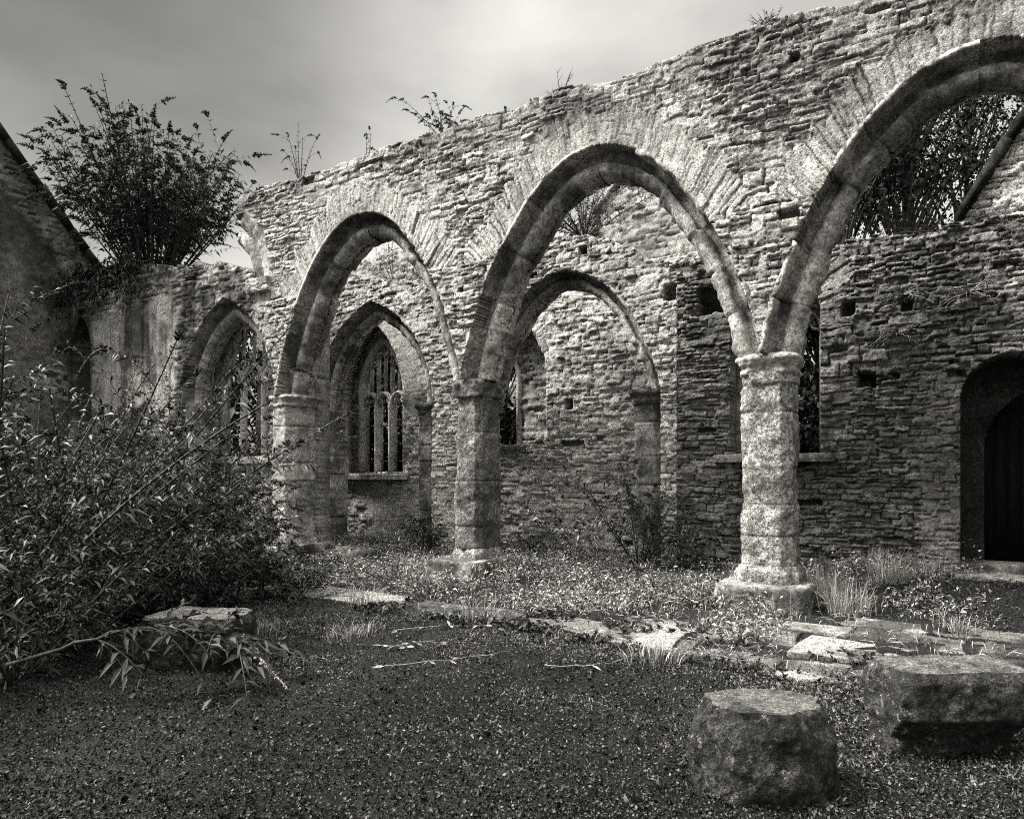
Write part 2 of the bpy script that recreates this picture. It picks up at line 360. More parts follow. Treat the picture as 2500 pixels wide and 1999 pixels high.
def relief_wall(name, s0, s1, z0, z1, step, keep, relief, t0, t1, mat, parent=None, axis='s', sgn=1):
    """wall with a modelled front face, openings and real thickness. axis 's': runs along x with front at y=t0"""
    ns, nz = int(round((s1 - s0) / step)), int(round((z1 - z0) / step))
    s = np.linspace(s0, s1, ns + 1); z = np.linspace(z0, z1, nz + 1)
    S, Z = np.meshgrid(s, z, indexing='ij')
    Sc, Zc = np.meshgrid((s[1:] + s[:-1]) / 2, (z[1:] + z[:-1]) / 2, indexing='ij')
    m = keep(Sc, Zc)
    h, tone, jn = relief(S, Z)
    def pack(S_, T_, Z_):
        a = (S_, T_, Z_) if axis == 's' else (T_, S_, Z_)
        return np.stack([q.ravel() for q in a], 1)
    front = pack(S, t0 - sgn * h, Z)
    N = S.size
    vid = np.arange(N).reshape(S.shape)
    i, j = np.nonzero(m)
    quads = [np.stack([vid[i, j], vid[i + 1, j], vid[i + 1, j + 1], vid[i, j + 1]], 1)]
    pm = np.zeros((ns + 2, nz + 2), bool); pm[1:-1, 1:-1] = m
    def side(mask, a, b):
        i, j = np.nonzero(mask)
        va, vb = vid[i + a[0], j + a[1]], vid[i + b[0], j + b[1]]
        quads.append(np.stack([vb, va, va + N, vb + N], 1))
    side(m & ~pm[:-2, 1:-1], (0, 1), (0, 0)); side(m & ~pm[2:, 1:-1], (1, 0), (1, 1))
    side(m & ~pm[1:-1, :-2], (0, 0), (1, 0)); side(m & ~pm[1:-1, 2:], (1, 1), (0, 1))
    quads.append((quads[0] + N)[:, ::-1])
    back = pack(S, np.full_like(S, t1), Z)
    V = np.concatenate([front, back]); Q = np.concatenate(quads)
    if (axis != 's') != (sgn < 0): Q = Q[:, ::-1]
    tone = np.concatenate([tone.ravel(), np.clip(0.35 + 0.3 * noise2(S * 5, Z * 9, 77).ravel(), 0, 1)]); jn = np.concatenate([jn.ravel(), np.zeros(N)])
    used, inv = np.unique(Q, return_inverse=True)
    mb = MB(); mb.add(V[used], inv.reshape(Q.shape), tone[used], jn[used])
    return mb.build(name, mat, parent)

PROFILE = [(-0.05, 0.06), (-0.045, -0.012), (0.0, -0.02), (0.012, 0.0), (0.018, 0.08), (0.024, 0.18), (0.036, 0.26), (0.07, 0.305), (0.115, 0.31), (0.145, 0.295),
           (0.150, 0.24), (0.165, 0.195), (0.205, 0.175), (0.255, 0.185), (0.305, 0.225), (0.333, 0.29), (0.343, 0.36), (0.343, 0.45)]
def arch_moulding(name, arch, t0, thick, mat, parent, seed, scale=1.0, stone=0.42, rough=0.020, prof=PROFILE, sides=(-1, 1), upto=1.0, jag=0.012):
    half = [(d * scale, y * scale) for d, y in prof]
    pr = half + [(d, thick - y) for d, y in half[::-1]]
    out = []
    for k in range(len(pr) - 1):
        (d0, y0), (d1, y1) = pr[k], pr[k + 1]; m = max(1, int(math.hypot(d1 - d0, y1 - y0) / 0.05))
        for q in range(m): out.append((d0 + (d1 - d0) * q / m, y0 + (y1 - y0) * q / m))
    out.append(pr[-1]); out = np.array(out)
    mb = MB(); rg = rng_(seed)
    n = int(arch.r * 1.2 / 0.028)
    for sd_ in sides:
        L = np.stack([arch.limb(sd_, d, n) for d in out[:, 0]], 1)          # n, k, 2
        arc = arch.frame(sd_, n)[2] if isinstance(arch, RArch) else np.linspace(0, 1, n) * arch.r * math.acos((arch.r - arch.w) / arch.r)
        cuts = [0.0]
        while cuts[-1] < arc[-1]: cuts.append(cuts[-1] + stone * rg.uniform(0.5, 1.7))
        cuts = np.array(cuts); ci = np.clip(np.searchsorted(cuts, arc, side='right') - 1, 0, len(cuts) - 2)
        dj = np.minimum(arc - cuts[ci], cuts[ci + 1] - arc)
        of = rg.normal(0, jag, (len(cuts), 2)); tn = rg.random((len(cuts), 2))
        inner = (out[:, 0] > 0.15 * scale).astype(int)
        off = of[ci][:, inner]; tone = 0.25 + 0.5 * tn[ci][:, inner]
        grv = (np.exp(-(dj / 0.012) ** 2) * rg.uniform(0.4, 1.0, len(cuts))[ci])[:, None]
        cxs = arch.s0 + arch.r if sd_ < 0 else arch.s1 - arch.r
        ra = np.broadcast_to(arch.frame(sd_, n)[1][:, None], L.shape) if isinstance(arch, RArch) else np.stack([L[..., 0] - cxs, L[..., 1] - arch.zs], -1); ra = ra / (np.linalg.norm(ra, axis=-1, keepdims=True) + 1e-9)
        Y = np.broadcast_to(t0 + out[:, 1], L.shape[:2])
        nz_ = rough * (fbm3(L[..., 0] * 7, Y * 7, L[..., 1] * 7, seed, 4, 0.65)) + 0.014 * noise3(L[..., 0] * 2.3, Y * 2.3, L[..., 1] * 2.3, seed + 9)
        hh = off + nz_ - 0.028 * grv
        mid = np.abs(out[:, 1] - thick / 2) / (thick / 2)
        P = np.stack([L[..., 0] - ra[..., 0] * hh, Y - 0.5 * hh * np.sign(0.5 * thick - out[:, 1]) * (mid > 0.3), L[..., 1] - ra[..., 1] * hh], -1)
        e = int(n * upto); P = P[:e]; kk = P.shape[1]
        vid = np.arange(e * kk).reshape(e, kk)
        q = np.stack([vid[:-1, :-1], vid[1:, :-1], vid[1:, 1:], vid[:-1, 1:]], -1).reshape(-1, 4)
        if sd_ > 0: q = q[:, ::-1]
        mb.add(P.reshape(-1, 3), q, tone[:e].ravel(), np.broadcast_to(grv * 0.8, tone.shape)[:e].ravel())
    return mb.build(name, mat, parent, smooth=True)

def ring_mesh(mb, sections, seed, rough=0.012, freq=9, step=0.03, cap=True, course=None, big=0.0, tones=(0.5, 0.62)):
    """sections: list of (z, polygon of (x,y)); polygons share a point count. Walls resampled and roughened"""
    rg = rng_(seed)
    zs, polys = [], []
    for k in range(len(sections) - 1):
        z0, p0 = sections[k]; z1, p1 = sections[k + 1]
        L = max(abs(z1 - z0), np.abs(np.array(p1) - np.array(p0)).max()); m = max(1, int(L / step))
        for q in range(m): f = q / m; zs.append(z0 + (z1 - z0) * f); polys.append(np.array(p0) * (1 - f) + np.array(p1) * f)
    zs.append(sections[-1][0]); polys.append(np.array(sections[-1][1]))
    rings = []
    nseg = None
    for p in polys:
        q = np.roll(p, -1, 0)
        if nseg is None: nseg = np.maximum(2, (np.linalg.norm(q - p, axis=1) / step).astype(int))
        rings.append(np.concatenate([p[i] + (q[i] - p[i]) * (np.arange(nseg[i]) / nseg[i])[:, None] for i in range(len(p))]))
    P = np.array(rings); c = P.mean(1, keepdims=True)
    Z = np.broadcast_to(np.array(zs)[:, None], P.shape[:2])
    dv = P - c; dn = dv / (np.linalg.norm(dv, axis=-1, keepdims=True) + 1e-9)
    h = rough * fbm3(P[..., 0] * freq, P[..., 1] * freq, Z * freq, seed, 4, 0.6) + big * fbm3(P[..., 0] * 2.5, P[..., 1] * 2.5, Z * 2.5, seed + 3, 2)
    tone = np.full(Z.shape, tones[0]) + 0.2 * noise3(P[..., 0] * 3, P[..., 1] * 3, Z * 3, seed + 5); J = np.zeros(Z.shape)
    if course:
        cuts = [zs[0]]
        while cuts[-1] < zs[-1]: cuts.append(cuts[-1] + rg.uniform(*course))
        cuts = np.array(cuts); ci = np.clip(np.searchsorted(cuts, Z, side='right') - 1, 0, len(cuts) - 2)
        dj = np.minimum(np.abs(Z - cuts[ci]), np.abs(cuts[ci + 1] - Z)); wv = 0.010 * noise3(P[..., 0] * 6, P[..., 1] * 6, Z * 0, seed + 6); dj = np.minimum(np.abs(Z + wv - cuts[ci]), np.abs(cuts[ci + 1] - Z - wv)); g = np.exp(-(dj / 0.011) ** 2)
        h = h - 0.014 * g + rg.normal(0, 0.007, len(cuts))[ci]; tone = tone * 0.6 + 0.4 * rg.random(len(cuts))[ci]; J = 0.95 * g
    P = P + dn * h[..., None]
    V = np.concatenate([P, Z[..., None]], -1); n, k = Z.shape
    vid = np.arange(n * k).reshape(n, k); nx = np.roll(vid, -1, 1)
    q = np.stack([vid[:-1], nx[:-1], nx[1:], vid[1:]], -1).reshape(-1, 4)
    mb.add(V.reshape(-1, 3), q, tone.ravel(), J.ravel())
    if cap:                                            # top closed by shrinking rings
        prev = V[-1]; cc = prev.mean(0); rings = [prev]
        for f in (0.9, 0.75, 0.55, 0.3):
            r_ = cc + (prev - cc) * f; r_[:, 2] = prev[:, 2] + 0.4 * rough * fbm2(r_[:, 0] * 9, r_[:, 1] * 9, seed + 8, 3) + big * 0.5 * noise2(r_[:, 0] * 3, r_[:, 1] * 3, seed + 8) * (1 - f); rings.append(r_)
        W = np.concatenate(rings + [cc[None]]); vid = np.arange(5 * k).reshape(5, k); nx = np.roll(vid, -1, 1)
        q = np.stack([vid[:-1], nx[:-1], nx[1:], vid[1:]], -1).reshape(-1, 4)
        mb.add(W, q, tones[1], 0); t3 = np.stack([vid[-1], nx[-1], np.full(k, 5 * k)], 1); mb.f.append(t3 + mb.n - len(W))
    return mb

def octa(cx, cy, ax, ay, ch):
    """chamfered rectangle, counter-clockwise"""
    return [(cx - ax + ch, cy - ay), (cx + ax - ch, cy - ay), (cx + ax, cy - ay + ch), (cx + ax, cy + ay - ch),
            (cx + ax - ch, cy + ay), (cx - ax + ch, cy + ay), (cx - ax, cy + ay - ch), (cx - ax, cy - ay + ch)]

def box(mb, c, half, tone=0.5, rot=0.0):
    x, y, z = half; v = np.array([(a * x, b * y, d * z) for d in (-1, 1) for a, b in ((-1, -1), (1, -1), (1, 1), (-1, 1))], float)
    cs, sn = math.cos(rot), math.sin(rot); v[:, :2] = v[:, :2] @ np.array([[cs, sn], [-sn, cs]])
    mb.add(v + np.array(c), np.array([(3, 2, 1, 0), (4, 5, 6, 7), (0, 1, 5, 4), (1, 2, 6, 5), (2, 3, 7, 6), (3, 0, 4, 7)]), tone)

def rough_block(mb, c, half, seed, rough=0.012, rot=0.0, big=0.01, step=0.04, tilt=0.0):
    """a hewn stone block with worn arrises"""
    sub = MB(); x, y, z = half; ch = min(x, y) * 0.12; b = min(0.02, z * 0.4)
    ring_mesh(sub, [(-z, octa(0, 0, x, y, ch)), (z - b, octa(0, 0, x, y, ch)), (z, octa(0, 0, x - b, y - b, ch))], seed, rough, 8, step, True, None, big)
    v = np.concatenate(sub.v); cs, sn = math.cos(rot), math.sin(rot); v[:, :2] = v[:, :2] @ np.array([[cs, sn], [-sn, cs]]); v[:, 2] += tilt * v[:, 0]
    o = 0
    mb.v.append(v + np.array(c)); mb.t.append(np.concatenate(sub.t)); mb.j.append(np.concatenate(sub.j))
    for f in sub.f: mb.f.append(f + mb.n)
    mb.n += len(v)

def bar(mb, pts, t, width, depth, tone=0.5, closed=False):
    """stone bar of chamfered section swept along points (s,z) in the window plane t"""
    p = np.array(pts, float); d = np.gradient(p, axis=0); d /= np.linalg.norm(d, axis=1, keepdims=True) + 1e-9
    nrm = np.stack([-d[:, 1], d[:, 0]], 1); w, y = width / 2, depth / 2
    sec = np.array([(-w, 0), (-w * 0.45, -y), (w * 0.45, -y), (w, 0), (w * 0.45, y), (-w * 0.45, y)])
    V = np.stack([np.stack([p[:, 0] + nrm[:, 0] * a, np.full(len(p), t + b), p[:, 1] + nrm[:, 1] * a], 1) for a, b in sec], 1)
    V = V + 0.005 * noise3(V[..., 0] * 11, V[..., 1] * 11, V[..., 2] * 11, 5)[..., None]
    n, k = V.shape[:2]; vid = np.arange(n * k).reshape(n, k); nx = np.roll(vid, -1, 1)
    q = np.stack([vid[:-1], vid[1:], nx[1:], nx[:-1]], -1).reshape(-1, 4)
    mb.add(V.reshape(-1, 3), q, tone)
    mb.f.append(np.array([list(vid[0])]) + mb.n - n * k); mb.f.append(np.array([list(vid[-1][::-1])]) + mb.n - n * k)

def arch_pts(s0, s1, zs, za, n=12):
    a = Arch(s0, s1, zs, za); return np.concatenate([a.limb(-1, 0, n), a.limb(1, 0, n)[::-1][1:]])

# ------------------------------------------------------------------ plants
UP = np.array((0, 0, 1.0))
def unit(v): return v / (np.linalg.norm(v, axis=-1, keepdims=True) + 1e-9)

def leaves(mb, B, D, L, W, droop=0.25, fold=0.25, rg=None, roll=0.6):
    n = len(B); D = unit(D); rg = rg or rng_(1)
    side = unit(np.cross(D, UP + roll * rg.normal(size=(n, 3)))); nr = np.cross(side, D)
    nr = np.where(nr[:, 2:3] < 0, -nr, nr)
    L = np.broadcast_to(L, (n,))[:, None]; W = np.broadcast_to(W, (n,))[:, None]
    mid = B + D * L * 0.45 - nr * W * fold; tip = B + D * L - UP * droop * L
    l, r = B + D * L * 0.42 + side * W * 0.5, B + D * L * 0.42 - side * W * 0.5
    V = np.stack([B, r, mid, l, tip], 1).reshape(-1, 3); i = (np.arange(n) * 5)[:, None]
    f = np.concatenate([i + np.array([0, 1, 2]), i + np.array([0, 2, 3]), i + np.array([1, 4, 2]), i + np.array([2, 4, 3])])
    mb.add(V, f)

def tube(mb, pts, r0, r1, k=4, tone=0.5):
    p = np.array(pts, float); n = len(p); d = unit(np.gradient(p, axis=0))
    a = unit(np.cross(d, np.array((0.31, 0.77, 0.55)))); b = np.cross(d, a)
    r = np.linspace(r0, r1, n)[:, None] if np.isscalar(r0) else np.asarray(r0)[:, None]
    th = np.arange(k) * 2 * math.pi / k
    V = np.stack([p + r * (math.cos(t) * a + math.sin(t) * b) for t in th], 1)
    vid = np.arange(n * k).reshape(n, k); nx = np.roll(vid, -1, 1)
    q = np.stack([vid[:-1], nx[:-1], nx[1:], vid[1:]], -1).reshape(-1, 4)
    mb.add(V.reshape(-1, 3), q, tone)

def spike(mb, base, d, L, r, rg, droop=0.5):
    """flower panicle: many small florets crowded round a tapering, drooping axis"""
    n = int(60 + 120 * L); t = rg.random(n) ** 0.85; d = unit(np.array(d)); a = unit(np.cross(d, np.array((0.3, 0.8, 0.5)))); b = np.cross(d, a)
    p = base + d * L * t[:, None] - UP * droop * L * (t ** 2)[:, None]; az = rg.uniform(0, 6.28, n); w = r * (1 - 0.85 * t) * rg.uniform(0.5, 1.2, n)
    out = np.cos(az)[:, None] * a + np.sin(az)[:, None] * b
    leaves(mb, p + out * w[:, None] * 0.4, unit(out + d * 0.7 - UP * droop * t[:, None]), np.maximum(0.016, w * 1.5), np.maximum(0.010, w * 0.9), 0.1, 0.2, rg)
    k = np.linspace(0, 1, 7)[:, None]; tube(mb, base + d * L * k - UP * droop * L * k ** 2, r * 0.42, r * 0.08, 5)

def buddleia(name, loc, height, stems, seed, label, group=None, lean=(0, 0), spread=0.45, leaf=0.15, mat='leaf', sp=0.8, dens=1.0, side=5, spl=0.2, bare=0.2, spmat='spike', cat='shrub', wid=0.22, minel=0.0, baser=0.0):
    rg = rng_(seed); loc = np.array(loc, float)
    S, Lf, Sp = MB(), MB(), []
    LB, LD, LL = [], [], []
    def run(base, d, L, nb, gravity, r, depth):
        k = 9; t = np.linspace(0, 1, k)[:, None]
        wob = rg.normal(0, 0.09 * L, 3)
        p = base + d * L * t + wob * t * (1 - t) - UP * gravity * L * t ** 2
        tube(S, p, r, r * 0.3, 4)
        m = max(3, int(L / (0.075 / dens)))
        tt = np.linspace(bare if depth == 0 else 0.12, 1.0, m); fi = tt * (k - 1); i0 = np.minimum(fi.astype(int), k - 2); fr = (fi - i0)[:, None]
        q = p[i0] * (1 - fr) + p[i0 + 1] * fr; dd = unit(p[i0 + 1] - p[i0])
        ph = rg.uniform(0, math.pi) + np.arange(m) * math.pi / 2 + rg.normal(0, 0.3, m)
        a = unit(np.cross(dd, np.array((0.2, 0.9, 0.4)))); b = np.cross(dd, a)
        for sg in (1, -1):
            out = (np.cos(ph)[:, None] * a + np.sin(ph)[:, None] * b) * sg
            LB.append(q); LD.append(unit(out * 0.85 + dd * 0.65 + rg.normal(0, 0.15, (m, 3)))); LL.append(leaf * rg.uniform(0.55, 1.1, m) * (1 - 0.45 * tt))
        if rg.random() < sp:
            e = unit(p[-1] - p[-2]); one = MB(); spike(one, p[-1], e, spl * rg.uniform(0.6, 1.3), 0.027 * spl / 0.2, rg, rg.uniform(0.1, 0.9)); Sp.append(one)
        return p
    for s_ in range(stems):
        az = s_ * 2.399 + rg.uniform(-0.4, 0.4); rr = spread * math.sqrt((s_ + 0.5) / stems)
        d = unit(np.array((math.cos(az) * rr + lean[0], math.sin(az) * rr + lean[1], 1.0 - 0.55 * rr + minel)))
        L = height * rg.uniform(0.7, 1.08) / max(0.5, d[2]) * (1 - 0.25 * rr)
        p = run(loc + np.array((math.cos(az), math.sin(az), 0)) * (0.12 * rr * height ** 0.5 + baser * math.sqrt((s_ + 0.5) / stems)), d, L, 0, rg.uniform(0.02, 0.18), 0.006 + 0.004 * height, 0)
        for b in range(side):
            f = rg.uniform(max(0.25, bare), 0.92); i = int(f * 8); az2 = rg.uniform(0, 6.28)
            d2 = unit(unit(p[i + 1 if i < 8 else 8] - p[i - 1]) * 0.7 + np.array((math.cos(az2), math.sin(az2), 0.25)) * 0.7)
            run(p[i], d2, height * rg.uniform(0.14, 0.34), 0, rg.uniform(0.05, 0.35), 0.004, 1)
    LB, LD, LL = np.concatenate(LB), np.concatenate(LD), np.concatenate(LL)
    leaves(Lf, LB, LD, LL, LL * wid * rg.uniform(0.8, 1.25, len(LL)), 0.3, 0.2, rg)
    root = empty(name, tuple(loc)); tag(root, label, cat, group)
    S.v = [v - loc for v in S.v]; Lf.v = [v - loc for v in Lf.v]; Sp.sort(key=lambda b: -b.v[0][:, 2].max())
    S.build('stem', M['stem'], root); Lf.build('leaves', M[mat], root)
    rest = MB()
    for q, b in enumerate(Sp):
        b.v = [v - loc for v in b.v]
        if q < 90: b.build('flower_spike', M[spmat], root)
        else: rest.v += b.v; rest.t += b.t; rest.j += b.j; rest.f += [f + rest.n for f in b.f]; rest.n += b.n
    if rest.n: rest.build('flower_spike', M[spmat], root)['kind'] = 'stuff'
    return root

def tree(name, loc, height, crown, seed, label, group, mat='leaf_dark', nleaf=9000, leaf=0.16, trunk_r=0.16, low=0.35, clumps=55, puff=0.42):
    rg = rng_(seed); T, L = MB(), MB()
    k = 12; t = np.linspace(0, 1, k)[:, None]
    bend = rg.normal(0, 0.05 * height, 3) * np.array((1, 1, 0))
    p = UP * height * 0.9 * t + bend * t ** 2
    tube(T, p, trunk_r, trunk_r * 0.2, 9)
    cs = []
    for q in range(clumps):
        f = rg.uniform(low, 1.0); az = rg.uniform(0, 6.28)
        w = crown * math.sin(math.pi * min(1, max(0.12, (f - low) / (1 - low) * 0.85 + 0.12))) ** 0.7
        rr = w * math.sqrt(rg.uniform(0.1, 1)); c = np.array((math.cos(az) * rr, math.sin(az) * rr, height * f)) + bend * f ** 2
        cs.append(c); i = min(k - 1, int(max(0.12, f - 0.18) / 0.9 * (k - 1)))
        a = p[i]; tt = np.linspace(0, 1, 6)[:, None]
        tube(T, a + (c - a) * tt + UP * 0.25 * rr * tt * (1 - tt), trunk_r * 0.28, 0.012, 5)
    cs = np.array(cs); ci = rg.integers(0, len(cs), nleaf); sz = rg.uniform(0.35, 0.85, len(cs)) * crown * puff
    off = rg.normal(size=(nleaf, 3)); off = unit(off) * (rg.random((nleaf, 1)) ** 0.45) * sz[ci][:, None] * np.array((1, 1, 0.7))
    B = cs[ci] + off; D = unit(off + rg.normal(0, 0.5, (nleaf, 3)) * sz[ci][:, None] + np.array((0, 0, -0.15)))
    LL = leaf * rg.uniform(0.6, 1.2, nleaf); leaves(L, B, D, LL, LL * 0.55, 0.15, 0.15, rg, 1.0)
    root = empty(name, loc); tag(root, label, 'tree', group)
    T.build('trunk', M['bark'], root); L.build('crown', M[mat], root)
    return root

def tussock(name, loc, n, h, seed, label, group, mat='grass', spread=0.25, width=0.0042, cat='grass tuft'):
    rg = rng_(seed); mb = MB()
    az = rg.uniform(0, 6.28, n); rr = rg.random(n) ** 0.7; L = h * rg.uniform(0.5, 1.15, n)
    base = np.stack([np.cos(az) * rr * spread * 0.75, np.sin(az) * rr * spread * 0.75, np.zeros(n)], 1) + rg.normal(0, 0.02, (n, 3)) * np.array((1, 1, 0))
    az = az + rg.normal(0, 1.1, n); out = np.stack([np.cos(az), np.sin(az), np.zeros(n)], 1); lean = rg.uniform(0.1, 1.25, n)
    sd = np.stack([-np.sin(az), np.cos(az), np.zeros(n)], 1)
    rings = []
    for f in (0, 0.35, 0.7, 1.0):
        c = base + out * (lean * L * f ** 1.7 * 0.8)[:, None] + UP * (L * (f - 0.35 * lean * f ** 2.2))[:, None]
        w = width * (1 - 0.85 * f); rings += [c + sd * w, c - sd * w]
    V = np.stack(rings, 1); i = (np.arange(n) * 8)[:, None]
    f = np.concatenate([i + np.array([2 * k, 2 * k + 1, 2 * k + 3, 2 * k + 2]) for k in range(3)])
    mb.add(V.reshape(-1, 3), f)
    o = mb.build(name, M[mat]); o.location = loc
    return tag(o, label, cat, group)

# ================================================================== THE SETTING
def gz(x, y):
    x = np.asarray(x, float); y = np.asarray(y, float)
    return (0.03 * fbm2(x * 0.7, y * 0.7, 3, 2) + 0.012 * fbm2(x * 3, y * 3, 4, 2) + 0.19 * sstep(0.2, 2.2, y) * sstep(-3.0, 0.4, x)
            + 0.06 * sstep(0.0, 1.5, y) * sstep(-11, -8, x) - 0.02)
def gz1(x, y): return float(gz(np.array([x]), np.array([y]))[0])

def make_ground():
    def axis(a, b, step, far):
        core = np.arange(a, b + step / 2, step); g = [0.1]
        while sum(g) < far: g.append(g[-1] * 1.25)
        e = np.cumsum(g); return np.concatenate([a - e[::-1], core, b + e])
    X, Y = np.meshgrid(axis(-13, 4, 0.05, 900), axis(-8, 4, 0.05, 900), indexing='ij')
    near = sstep(60, 20, np.hypot(X, Y))
    Z = gz(X, Y) * near + 0.012 * fbm2(X * 9, Y * 9, 8, 2) * near
    n, k = X.shape; vid = np.arange(n * k).reshape(n, k)
    q = np.stack([vid[:-1, :-1], vid[1:, :-1], vid[1:, 1:], vid[:-1, 1:]], -1).reshape(-1, 4)
    mb = MB(); mb.add(np.stack([X.ravel(), Y.ravel(), Z.ravel()], 1), q)
    return struct(mb.build('ground', M['ground'], smooth=True))
make_ground()

def make_path():
    mb = MB(); rg = rng_(41); out = []
    def slab(x0, x1, y0, y1, seed, top=0.010):
        r2 = rng_(seed); c = np.array(((x0, y0), (x1, y0), (x1, y1), (x0, y1))) + r2.normal(0, 0.05, (4, 2))
        p = []
        for i in range(4):
            a, b = c[i], c[(i + 1) % 4]
            p += [a * 0.97 + b * 0.03, a * 0.5 + b * 0.5 + r2.normal(0, 0.03, 2), a * 0.04 + b * 0.96]
        p = np.array(p); g = gz1((x0 + x1) / 2, (y0 + y1) / 2)
        s2 = MB(); cc = p.mean(0)
        ring_mesh(s2, [(g - 0.06, p), (g + top - 0.012, p), (g + top, cc + (p - cc) * 0.985)], seed, 0.006, 6, 0.05)
        mb.v.extend(s2.v); mb.t.extend([t * 0 + r2.choice([0.0, 0.15, 0.8, 1.0]) for t in s2.t]); mb.j.extend(s2.j)
        mb.f.extend([f + mb.n for f in s2.f]); mb.n += s2.n
    x = -6.75; k = 0
    while x < -2.4:
        w = rg.uniform(0.6, 1.15); slab(x, x + w - 0.03, -2.45 + rg.uniform(-0.06, 0.06), -1.75, 100 + k); x += w; k += 1
    for (x0, x1, y0, y1) in [(-2.3, -1.35, -2.35, -1.75), (-1.32, -0.45, -2.5, -1.75), (-0.42, 0.5, -2.62, -1.95), (0.53, 1.3, -2.66, -2.1), (-1.25, -0.3, -1.72, -1.15), (-0.27, 0.55, -1.9, -1.2),
                             (0.58, 1.5, -2.05, -1.3), (-0.2, 0.9, -1.16, -0.72), (0.93, 1.9, -1.26, -0.6), (1.93, 2.9, -1.4, -0.6), (0.7, 1.6, -0.55, 0.0), (1.63, 2.6, -0.55, 0.1)]:
        slab(x0, x1, y0, y1, 200 + k); k += 1
    return struct(mb.build('path', M['slab'], smooth=False))
make_path()

# ------------------------------------------------------------------ the arcade wall
A0 = Arch(-11.55, -8.66, 2.98, 4.97)
AR = [RArch(-8.62, -4.45, 3.0, 5.93), RArch(-4.45, -0.1, 3.0, 5.99), RArch(-0.1, 4.2, 3.0, 5.99)]

def ringed(S, Z, archs, seed, row=(0.05, 0.125), wid=(0.13, 0.42), zmin=1.75, rw=0.46, gap=0.012):
    h, t, j = courses(S, Z, seed, row=row, wid=wid, gap=gap)
    q = fbm2(S * 0.9, Z * 1.1, seed + 90, 3) > 0.08           # stretches laid in thinner, flatter stones
    if q.any(): h[q], t[q], j[q] = courses(S[q], Z[q], seed + 91, row=(row[0] * 0.7, row[1] * 0.72), wid=(wid[0] * 0.8, wid[1] * 1.05), gap=gap * 0.8)
    q = fbm2(S * 0.8 + 9, Z * 0.9, seed + 95, 3) > 0.42             # and a few of larger blocks
    if q.any(): h[q], t[q], j[q] = courses(S[q], Z[q], seed + 96, row=(row[0] * 1.5, row[1] * 1.7), wid=(wid[0] * 1.5, wid[1] * 1.4), gap=gap)
    for k, a in enumerate(archs):
        D = a.dist(S, Z); AL = a.ang(S, Z)
        edge = rw + 0.14 * noise2(AL * 4, AL * 0, seed + k) + 0.08 * noise2(AL * 15, AL * 0, seed + 9)
        inr = (D < edge) & (D > -0.1) & (Z > a.zs + zmin) & (S > a.s0 - 1) & (S < a.s1 + 1)
        if not inr.any(): continue
        h2, t2, j2 = courses(D[inr], AL[inr], seed + 31 + k, row=(0.035, 0.095), wid=(0.26, 0.6), warp=0.014, split=0.0, gap=0.008)
        h[inr] = h2 * 0.5 + 0.012; t[inr] = 0.25 + 0.65 * t2; j[inr] = j2
    return h, t, j

aw = empty('arcade_wall', (-2.4, 0.4, 0)); AWI = (-2.4, 0.4, 0)
tag(aw, 'tall rubble stone wall pierced by a row of large pointed arches with weathered mouldings', 'ruined wall')
aw.location = (0, 0, 0)
def a_left(Z):
    return np.where(Z > 5.22, np.where(Z > 6.5, -9.72, -8.75 - (1.575 - np.sqrt(np.maximum(0, 1.575 ** 2 - (Z - 5.2) ** 2)))), np.where(Z > 4.93, -9.36, -9.30)) + 0.03 * noise2(Z * 9, Z * 0, 5)
def a_keep(S, Z):
    top = 6.86 + 0.05 * noise2(S * 1.1, S * 0, 12) + 0.035 * np.round(2 * noise2(S * 3.7, S * 0, 13)) * 0.7
    m = (Z < top) & (S > a_left(Z))
    for a in AR: m &= ~((Z > 3.0) & (a.dist(S, Z) < 0)) & ~((Z <= 3.0) & (S > a.s0) & (S < a.s1))
    m &= ~((A0.dist(S, Z) < 0) & (S < -8.62))
    return m & (Z > 2.98)
def a_rel(S, Z):
    h, t, j = ringed(S, Z, AR, 11, row=(0.045, 0.115), wid=(0.09, 0.34))
    big = fbm2(S * 0.7, Z * 0.7, 61, 3)
    rub = sstep(-0.1, 0.35, big)                       # patches where mortar still fills the joints
    h = h * (0.55 + 0.45 * rub) + 0.02 * fbm2(S * 1.3, Z * 1.3, 62, 2); j = j * (0.65 + 0.35 * rub)
    corb = (Z > 4.93) & (Z < 5.2) & (S < -8.75); h = h + np.where(corb, 0.09, 0)
    # topmost courses darker; upper right painted darker as a vignette
    t = np.clip(t * 0.85 + 0.10 + 0.22 * noise2(S * 0.8, Z * 0.8, 63) - 0.28 * sstep(-3.0, 0.6, S) * sstep(4.6, 6.3, Z) - 0.30 * sstep(6.1, 6.8, Z + 0.25 * noise2(S * 1.5, Z * 1.5, 64)), 0, 1)
    return h, t, j
relief_wall('masonry', -10.2, 4.7, 2.94, 7.06, 0.0155, a_keep, a_rel, 0.0, 0.85, M['rubble'], aw)
for k, a in enumerate(AR): arch_moulding('arch_moulding', a, 0.0, 0.85, M['ashlar'], aw, 300 + k, jag=0.018, stone=0.48)
# stub of the broken arch above the corbel
stub = Arch(-11.9, -8.75, 5.2, 6.776)
o = arch_moulding('broken_arch_springer', stub, 0.02, 0.75, M['ashlar'], aw, 320, 1.0, sides=(1,), upto=0.66, prof=[(-0.05, 0.06), (-0.04, -0.03), (0.0, -0.05), (0.18, -0.03), (0.27, 0.03), (0.31, 0.10), (0.35, 0.09), (0.40, 0.03), (0.56, 0.03), (0.64, 0.12), (0.66, 0.22), (0.66, 0.37)])

